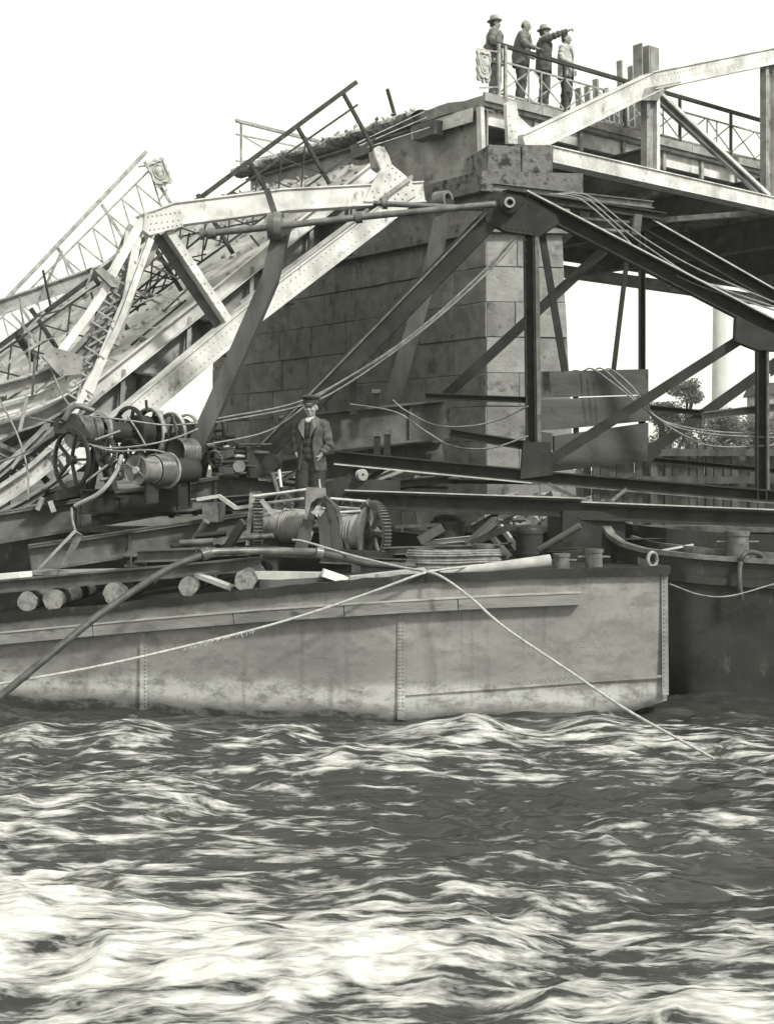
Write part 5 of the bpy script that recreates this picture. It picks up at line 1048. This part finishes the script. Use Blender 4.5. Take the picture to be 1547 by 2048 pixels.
WR = [([(1118, 387, 20.6), (1150, 386, 20.6), (1185, 396, 20.6), (1250, 448, 20.5), (1310, 490, 20.4), (1400, 540, 20.2), (1560, 610, 20)], 'uppermost of three wires sagging over the crosshead to the right'), ([(1110, 388, 20.5), (1146, 389, 20.5), (1180, 402, 20.5), (1245, 458, 20.4), (1300, 498, 20.3), (1400, 560, 20.1), (1560, 618, 19.9)], 'middle of three wires sagging over the crosshead to the right'), ([(1100, 388, 20.4), (1140, 392, 20.4), (1172, 406, 20.4), (1230, 456, 20.3), (1290, 512, 20.2), (1390, 568, 20), (1560, 624, 19.8)], 'lowest of three wires sagging over the crosshead to the right'),
      ([(1042, 470, 20.0), (980, 540, 19.9), (850, 656, 19.7), (700, 764, 19.6), (600, 812, 19.4), (430, 845, 19.2)], 'upper of two wires swinging from the crane head down to the drums'), ([(1032, 470, 20.0), (960, 548, 19.9), (830, 664, 19.7), (700, 752, 19.6), (590, 806, 19.4), (430, 838, 19.2)], 'lower of two wires swinging from the crane head down to the drums'), ([(1025, 480, 20.1), (955, 560, 20), (800, 690, 19.9), (640, 790, 19.7), (540, 860, 19.5), (410, 890, 19.2)], 'wire hanging lowest beneath the pair to the drums'),
      ([(785, 800, 20.7), (812, 822, 20.5), (870, 850, 20.3), (940, 852, 20.2), (1000, 838, 20.1), (1056, 812, 19.9)], 'upper slack loop of wire between the girder and the crane post'), ([(700, 808, 20.6), (790, 824, 20.4), (850, 862, 20.2), (905, 892, 20.1), (980, 896, 20), (1056, 872, 19.9)], 'lower slack loop of wire between the girder and the crane post'),
      ([(1165, 742, 20.7), (1185, 738, 20.6), (1230, 770, 20.4), (1290, 818, 20.3), (1340, 850, 20.2), (1420, 868, 20.1), (1560, 876, 20)], 'left of three wires draped over the boards'), ([(1185, 742, 20.75), (1205, 738, 20.65), (1250, 778, 20.45), (1310, 835, 20.3), (1390, 882, 20.2), (1450, 894, 20.1), (1560, 890, 20)], 'middle of three wires draped over the boards'), ([(1205, 742, 20.8), (1222, 739, 20.7), (1262, 772, 20.5), (1310, 832, 20.35), (1360, 852, 20.25), (1440, 864, 20.15), (1560, 868, 20.05)], 'right of three wires draped over the boards'),
      ([(178, 832, 18.6), (250, 840, 18.6), (330, 850, 18.7), (395, 846, 19.0)], 'taut wire passing above the banded drums'), ([(175, 888, 18.2), (220, 896, 18.1), (290, 890, 18.0), (350, 876, 18.3), (395, 858, 19.0)], 'wire sagging across the front of the drums'), ([(185, 892, 18.1), (230, 902, 18.0), (300, 900, 17.9), (330, 905, 18.05)], 'short wire feeding the lower spool'), ([(255, 832, 18.4), (275, 862, 18.2), (292, 892, 18.0)], 'short wire crossing the big flywheel'),
      ([(95, 720, 20.2), (125, 790, 19.6), (148, 820, 18.6)], 'wire dropping from the buckled gusset to the winch'), ([(100, 718, 20.2), (130, 745, 20.1), (132, 765, 20.1)], 'looped wire end hanging at the buckled gusset'), ([(60, 835, 19), (95, 842, 18.6), (125, 845, 18.3)], 'wire entering the winch from the left'), ([(-20, 930, 18.8), (50, 905, 18.7), (110, 870, 18.5)], 'wire running off to the left edge below the winch'),
      ([(0, 800, 19.2), (35, 870, 19), (55, 940, 18.8), (56, 1000, 18.7)], 'thin wire hanging at the left edge')]
for pts, lab in WR: line('wire', pts, .0135, 'wire', lab, 'wire', 6)
# ------------------------------------------------------------------ people
def remesh(o, vox, smooth=2):
    m_ = o.modifiers.new('remesh', 'REMESH'); m_.mode = 'VOXEL'; m_.voxel_size = vox; m_.use_smooth_shade = True
    if smooth: s_ = o.modifiers.new('smooth', 'SMOOTH'); s_.factor = .5; s_.iterations = smooth
def limb(mb, pts, n=10):
    ps = [Vector(p[:3]) for p in pts]; rs = [p[3] for p in pts]
    mb.tube(ps, rs, n, 0 if len(ps) < 3 else 5)
    for p, r in zip((ps[0], ps[-1]), (rs[0], rs[-1])): mb.ell(p, (r*.98,)*3, None, 10, 7)
def hand(mb, w, d, palm_n, s=1, curl=.5, point=False):
    """wrist w, direction d of the fingers, palm normal; five separate fingers"""
    d = Vector(d).normalized(); pn = Vector(palm_n); pn = (pn - d*pn.dot(d)).normalized(); x = d.cross(pn)
    w = Vector(w); mid = w + d*.05
    rot = Matrix((x, d, pn)).transposed(); mb.ell(mid, (.042, .055, .019), rot, 12, 8); mb.tube([w - d*.03, w + d*.03], [.027, .03], 10, 0)
    for k, (ox, l) in enumerate(((-.031, .066), (-.011, .077), (.011, .073), (.030, .056))):
        b = mid + d*.042 + x*ox; c_ = .08 if (point and k == 0) else curl; q = d*math.cos(c_) + pn*math.sin(c_); e = b + q*l*.55; q2 = d*math.cos(c_*2.1) + pn*math.sin(c_*2.1); mb.tube([b - d*.012, b, e, e + q2*l*.5], [.0095, .0095, .0085, .0075], 7, 0); mb.ell(e + q2*l*.5, (.0076,)*3, None, 7, 5)
    tb = mid - x*.036 - d*.02; q = (d*.6 - x*s*.0 - x*.65 + pn*.35).normalized(); mb.tube([tb + x*.01, tb + q*.03, tb + q*.03 + (d*.8 - x*.2 + pn*.4).normalized()*.032], [.012, .0105, .0085], 7, 0)
def person(label, base, H, yaw, elbows, wrists, hands, coat, trous, hat=None, head_yaw=0, lean=0, stance=((-.10, .0), (.10, .03)), opening=.25, vest='suit_dark', hair=None, belly=0, group=None, pants_r=1.0, hs=1.0, tie=True, bald=False, head_pitch=0, vs=.009):
    root = thing('person', label, 'person', base, group); k = H/1.75
    Rz = Matrix.Rotation(yaw, 3, 'Z')
    def bend(p):     # lean forward above the hips
        p = Vector(p)
        if lean and p.z > .92: a = lean*min(1, (p.z-.92)/.3); q = p - Vector((0, 0, .92)); p = Vector((0, 0, .92)) + Matrix.Rotation(a, 3, 'X') @ q
        return p
    def fin(mb, name, mat, par=root, hp_=False):
        mb.v = [Vector(base) + Rz @ (bend(v)*k) for v in mb.v]; return mb.build(name, mat, par)
    Hc = Vector((0, -.015, 1.615)); hr = Matrix.Rotation(head_yaw, 3, 'Z') @ Matrix.Rotation(head_pitch, 3, 'X')
    def hv(x, y, z): return Hc + hr @ Vector((x, y, z + .1*(1 - 1/hs)))*hs
    sh = [Vector((-.185, .01, 1.42)), Vector((.185, .01, 1.42))]; hipj = [Vector((-.09, .0, .93)), Vector((.09, .0, .93))]
    # body, one continuous skin
    class HB:
        def __init__(q, m): q.m = m
        def ell(q, c, r_, *a): q.m.ell(c, tuple(x*hs for x in r_), *a)
        def tube(q, p_, r_, *a): q.m.tube(p_, [x*hs for x in r_], *a)
    b = MB(); b0 = b; b = HB(b0)
    b.ell(hv(0, .012, .035), (.076, .096, .098), hr, 16, 12); b.ell(hv(0, -.02, -.035), (.062, .072, .078), hr, 14, 10); b.ell(hv(0, -.055, -.085), (.032, .026, .024), hr)
    b.tube([hv(0, -.088, .022), hv(0, -.106, -.012), hv(0, -.112, -.026)], [.008, .013, .016], 8, 0); b.ell(hv(0, -.104, -.03), (.017, .014, .011), hr)
    for s in (-1, 1):
        b.ell(hv(s*.033, -.082, .028), (.024, .012, .009), hr); b.ell(hv(s*.040, -.070, -.02), (.024, .022, .022), hr); b.ell(hv(s*.076, .012, -.008), (.010, .020, .032), hr)
    b.ell(hv(0, -.088, -.052), (.024, .010, .007), hr); b.ell(hv(0, -.085, -.066), (.022, .010, .008), hr)
    b = b0
    limb(b, [(0, .02, 1.40, .062), (0, .012, 1.47, .056), (*hv(0, .015, -.05), .055)], 12)
    limb(b, [(0, .01, .95, .105), (0, .01, 1.12, .098), (0, .015, 1.30, .105), (0, .02, 1.40, .08)], 14); limb(b, [(*sh[0], .05), (*sh[1], .05)])
    for i in (0, 1):
        e, w = Vector(elbows[i]), Vector(wrists[i]); limb(b, [(*sh[i], .052), (*((sh[i]+e)/2), .046), (*e, .038), (*((e+w)/2), .035), (*w, .026)])
        d_, n_ = hands[i][0], hands[i][1]; hand(b, w, d_, n_, curl=hands[i][2] if len(hands[i]) > 2 else .5, point=len(hands[i]) > 3)
        ax_, ay = stance[i]; kn = Vector(((hipj[i].x + ax_)/2, ay*.4 - .03, .50)); limb(b, [(*hipj[i], .085), (*kn, .055), (ax_, ay + .02, .09, .038)]); limb(b, [(ax_, ay + .03, .05, .035), (ax_*1.1, ay - .13, .03, .03)])
    body = fin(b, 'body', 'skin'); remesh(body, vs*k, 1)
    ey = MB()
    for s in (-1, 1): ey.ell(hv(s*.033, -.086, .012), (.012*hs, .007*hs, .006*hs), hr, 8, 6)
    fin(ey, 'eyes', 'hair')
    if hair is not None:
        h = MB()
        if not bald:
            for i in range(10):
                a = i/9*math.pi; pass
            h.ell(hv(0, .026, .052), (.081*hs, .094*hs, .088*hs), hr, 16, 12); h.ell(hv(0, .055, -.01), (.072*hs, .058*hs, .06*hs), hr)
        else:
            for s in (-1, 1): h.ell(hv(s*.06, .045, -.0), (.022, .045, .035), hr)
            h.ell(hv(0, .085, -.01), (.06, .022, .035), hr)
        o = fin(h, 'hair', hair); remesh(o, .01*k, 1)
    # trousers
    t = MB(); rg = random.Random(hash(label) % 999)
    for i in (0, 1):
        ax_, ay = stance[i]; p0 = hipj[i] + Vector((0, 0, .03)); kn = Vector(((hipj[i].x + ax_)/2, ay*.4 - .03, .50)); an = Vector((ax_, ay + .015, .075)); n = 22; pts = []
        rsv = []
        for j in range(n+1):
            f = j/n; q = p0.lerp(kn, f*2) if f < .5 else kn.lerp(an, f*2-1); r_ = (.112*(1-f) + .082*f)*pants_r; r_ += .006*math.sin(f*23 + i) * (.4 + f) + rg.uniform(-.003, .003); pts.append(q + Vector((0, rg.uniform(-.006, .006), 0))); rsv.append(r_)
        t.tube(pts, rsv, 16, 0)
    t.ell((0, .005, .96), (.175 + belly*.3, .135 + belly*.5, .13)); o = fin(t, 'trousers', trous); remesh(o, .012*k, 2)
    s_ = MB()
    for i in (0, 1):
        ax_, ay = stance[i]; s_.ell((ax_*1.03, ay - .05, .045), (.046, .14, .045)); s_.ell((ax_, ay + .04, .06), (.043, .055, .06)); s_.box((ax_*1.03, ay - .04, .012), .085, .27, .024)
    o = fin(s_, 'shoes', 'leather'); remesh(o, .01*k, 1)
    # shirt front, collar and tie
    sf = MB(); 
    for z, rx, ry in ((1.30, .14, .117), (1.38, .15, .11), (1.44, .11, .095))[0 if tie else 2:]: sf.ell((0, -.012, z), (rx, ry, .07))
    sf.tube([(0, .012, 1.44), (0, .008, 1.505)], [.078, .066], 18, 0); o = fin(sf, 'shirt', 'shirt'); remesh(o, .011*k, 1)
    if tie:
        tb = MB(); tb.prism([(-.014, -.088, 1.485), (.014, -.088, 1.485), (.03, -.145, 1.26), (0, -.15, 1.22), (-.03, -.145, 1.26)], (0, -.012, 0)); fin(tb, 'tie', 'suit_dark')
    if vest:
        v = MB()
        for z, rx, ry in (((1.38, .140, .112), (1.33, .150, .126)) if not tie else ()) + ((1.26, .158, .128), (1.14, .155, .13), (1.02, .158, .135), (.95, .16, .135)): v.ell((0, -.004 - belly*.4, z), (rx + belly*.2, ry + belly*.6, .11))
        o = fin(v, 'waistcoat', vest); remesh(o, .012*k, 1)
    # coat: open lofted shell with sleeves and lapels
    c = MB(); secs = [(.78 if tie else .75, .198 if tie else .21, .158, 1.15), (.86, .196, .156, 1.05), (.95, .188, .152, 1.0), (1.06, .180, .148, .85), (1.16, .186, .150, .85), (1.28, .200, .150, 1.0), (1.36, .200, .142, 1.15), (1.42, .172, .122, 1.3), (1.465, .115, .095, 1.5), (1.49, .088, .080, 1.5)]
    NS, NR_ = 44, 40; vs_ = []
    for j in range(NR_+1):
        z = secs[0][0] + (secs[-1][0] - secs[0][0])*j/NR_
        for a, b2 in zip(secs[:-1], secs[1:]):
            if z <= b2[0] + 1e-6: break
        f = (z - a[0])/(b2[0]-a[0]); rx = a[1] + (b2[1]-a[1])*f + belly*.25; ry = a[2] + (b2[2]-a[2])*f + belly*.8*math.exp(-((z-1.05)/.2)**2); op = opening*(a[3] + (b2[3]-a[3])*f)
        if z > 1.22: op = max(op, .25 + (z - 1.22)*1.9)
        for i in range(NS+1):
            an = op + (2*math.pi - 2*op)*i/NS; wr = 1 + .026*math.sin(an*5 + z*13 + 1.3*math.sin(z*9)) + .018*math.sin(an*9 - z*31) + .016*math.sin(z*41 + an*3 + 2*math.sin(an*2))
            vs_.append(Vector((rx*wr*math.sin(an), -ry*wr*math.cos(an) + .004, z)))
    w_ = NS+1; c.add(vs_, [(j*w_+i, j*w_+i+1, (j+1)*w_+i+1, (j+1)*w_+i) for j in range(NR_) for i in range(NS)], True)
    o = fin(c, 'coat', coat); sd = o.modifiers.new('solid', 'SOLIDIFY'); sd.thickness = .014*k; sd.offset = 1
    for i in (0, 1):
        e, w = Vector(elbows[i]), Vector(wrists[i]); s0 = sh[i] + Vector((0, 0, -.012)); w2 = w - (w - e).normalized()*.015; pts = []; rsv = []; n = 26
        for j in range(n+1):
            f = j/n; q = s0.lerp(e, f*2) if f < .5 else e.lerp(w2, f*2-1); pts.append(q + Vector((rg.uniform(-.004, .004),)*3)); rsv.append((.078 - .026*f) + .008*math.sin(f*34 + i*2)*(.6 + 1.6*math.exp(-((f-.55)/.2)**2)) + rg.uniform(-.003, .003))
        sv = MB(); sv.tube(pts, rsv, 16, 0); sv.ell(s0 + Vector((-.012 if s0.x > 0 else .012, 0, -.004)), (.078, .082, .072), None, 14, 10); os_ = fin(sv, 'sleeve', coat, o); remesh(os_, .012*k, 2)
    lp = MB()
    for s in (-1, 1): lp.prism([(s*.055, -.100, 1.485), (s*.105, -.085, 1.465), (s*.135, -.138, 1.36), (s*.115, -.150, 1.33), (s*.045, -.150, 1.20)], (0, -.014, 0))
    fin(lp, 'lapels', coat if coat != 'cloth_work' else 'suit_mid', o)
    nk = MB(); nk.tube([(.075*math.sin(a)*1.05, .012 - .075*math.cos(a), 1.475 + .02*math.cos(a - math.pi)) for a in [.9 + (2*math.pi - 1.8)*q/12 for q in range(13)]], .02, 8, 2); fin(nk, 'collar', coat, o)
    if hat:
        top = hv(0, .012, .062); n = hr @ Matrix.Rotation(-.10, 3, 'X') @ Vector((0, 0, 1))
        if hat == 'brim':
            m1 = MB().lathe(top, n, [(-.004, .085), (-.012, .125), (-.004, .152), (.004, .152), (.0, .125), (.008, .093), (.05, .089), (.095, .080), (.112, .062), (.106, .035), (.098, 0)], 32); ho = fin(m1, 'hat', 'hat_felt')
            fin(MB().lathe(top, n, [(.006, .0955), (.032, .0935), (.032, .085), (.006, .085)], 32, True), 'hat_band', 'hat_band', ho)
        else:
            top0 = top; SCL = lambda pr: [(a_*hs, b_*hs) for a_, b_ in pr]
            m1 = MB().lathe(top, n, SCL([(-.012, .088), (.03, .092), (.045, .112), (.062, .120), (.078, .110), (.090, .07), (.094, 0)]), 32); ho = fin(m1, 'cap', 'cap_cloth')
            fin(MB().lathe(top, n, SCL([(-.016, .0905), (.022, .0925), (.022, .085), (-.016, .085)]), 32, True), 'cap_band', 'hat_band', ho)
            pk = MB(); arc = [(-.9 + 1.8*q/10) for q in range(11)]; fr = hr @ Vector((0, -1, 0)); sd_ = hr @ Vector((1, 0, 0))
            inn = [top + (fr*math.cos(a) + sd_*math.sin(a))*.086*hs - n*.012*hs for a in arc]; ou = [top + (fr*(.086*math.cos(a) + .052*math.cos(a*1.6)) + sd_*math.sin(a)*.09 - n*(.012 + .022*math.cos(a*1.5)))*hs for a in arc]
            pk.add(inn + ou + [p - n*.006 for p in inn + ou], [(q, q+1, 12+q, 11+q) for q in range(10)] + [(22+q, 33+q, 34+q, 23+q) for q in range(10)] + [(11+q, 12+q, 34+q, 33+q) for q in range(10)], True); fin(pk, 'cap_peak', 'leather', ho)
    return root
# workman on the pontoon, hands in his pockets
wb = P(622, 1041, 19.15); wb.z -= .06
person('workman in flat cap and open jacket standing on the barge, hands at his pockets', wb, 1.78, math.radians(-20), ((-.255, .07, 1.16), (.275, .0, 1.12)), ((-.185, -.075, .985), (.19, -.085, .98)), (((.42, -.02, -.9), (1, .2, 0), .35), ((-.42, -.02, -.9), (-1, .2, 0), .35)), 'cloth_work', 'cloth_vest', 'cap', head_yaw=math.radians(8), head_pitch=math.radians(6), opening=.5, vest='cloth_vest', hair='hair', tie=False, hs=1.17, stance=((-.13, -.06), (.10, .05)), pants_r=1.12)
# the four on the bridge, all looking to the right
FT = SD + .2
def onbr(px, s, z): p = BR(px, 900, s); p.z = z; return p
R90 = math.radians(90)
G = 'people looking out from the bridge'
person('man in pale brimmed hat at the railing end, left of the group on the bridge', onbr(988, 1.42, SD + .02), 1.76, math.radians(98), ((-.30, .14, 1.16), (.30, .12, 1.16)), ((-.20, -.02, .98), (.20, -.04, .98)), (((.3, -.6, -.6), (1, 0, 0)), ((-.3, -.6, -.6), (-1, 0, 0))), 'suit_mid', 'suit_mid', 'brim', head_yaw=math.radians(-4), opening=.12, hair='hair', group=G)
person('bald man in grey suit leaning over the railing with one hand forward', onbr(1041, 1.45, FT), 1.70, math.radians(70), ((-.27, -.12, 1.17), (.25, .06, 1.15)), ((-.16, -.36, 1.10), (.18, -.16, 1.02)), (((.1, -1, -.1), (.2, 0, -1), .35), ((-.2, -.8, -.4), (-1, 0, 0))), 'suit_mid', 'suit_dark', None, head_yaw=math.radians(5), opening=.12, hair='hair', bald=True, lean=math.radians(8), belly=.035, group=G)
person('man in brimmed hat and dark coat pointing to the right with outstretched arm', onbr(1087, 1.5, FT), 1.74, math.radians(92), ((-.23, -.22, 1.50), (.27, .05, 1.16)), ((-.20, -.46, 1.60), (.2, -.05, .96)), (((.02, -1, .38), (0, .2, -1), 1.0, True), ((-.2, -.6, -.7), (-1, 0, 0))), 'suit_dark', 'suit_dark', 'brim', head_yaw=math.radians(0), opening=.10, hair='hair', group=G)
person('bareheaded man in pale jacket at the right of the group on the bridge', onbr(1131, 1.45, FT), 1.72, math.radians(62), ((-.27, .02, 1.16), (.27, .02, 1.16)), ((-.17, -.20, 1.02), (.20, -.10, .97)), (((.4, -.8, -.2), (.2, 0, -1)), ((-.2, -.5, -.8), (-1, 0, 0))), 'suit_pale', 'suit_dark', None, head_yaw=math.radians(12), opening=.22, hair='hair', group=G, vest='suit_pale')
# ------------------------------------------------------------------ river haze
def make_haze():
    m = bpy.data.materials.new('haze_air'); m.use_nodes = True; t = m.node_tree; t.nodes.clear()
    out = t.nodes.new('ShaderNodeOutputMaterial'); v = t.nodes.new('ShaderNodeVolumePrincipled')
    v.inputs['Color'].default_value = (.93, .93, .90, 1); v.inputs['Density'].default_value = .0006; v.inputs['Anisotropy'].default_value = 0
    t.links.new(v.outputs[0], out.inputs['Volume'])
    mb = MB().hexa([Vector((x, y, z)) for z in (-2.5, 40) for x, y in ((-1700, -400), (1700, -400), (1700, 2700), (-1700, 2700))])
    o = mb.build('haze', m, kind='stuff'); o['label'] = 'thin pale river haze filling the air'; o['category'] = 'haze'
make_haze()
for me in list(bpy.data.meshes):
    if me.name.startswith(('river', 'crown')): continue
    import bmesh
    b = bmesh.new(); b.from_mesh(me); bmesh.ops.recalc_face_normals(b, faces=b.faces); b.to_mesh(me); b.free()
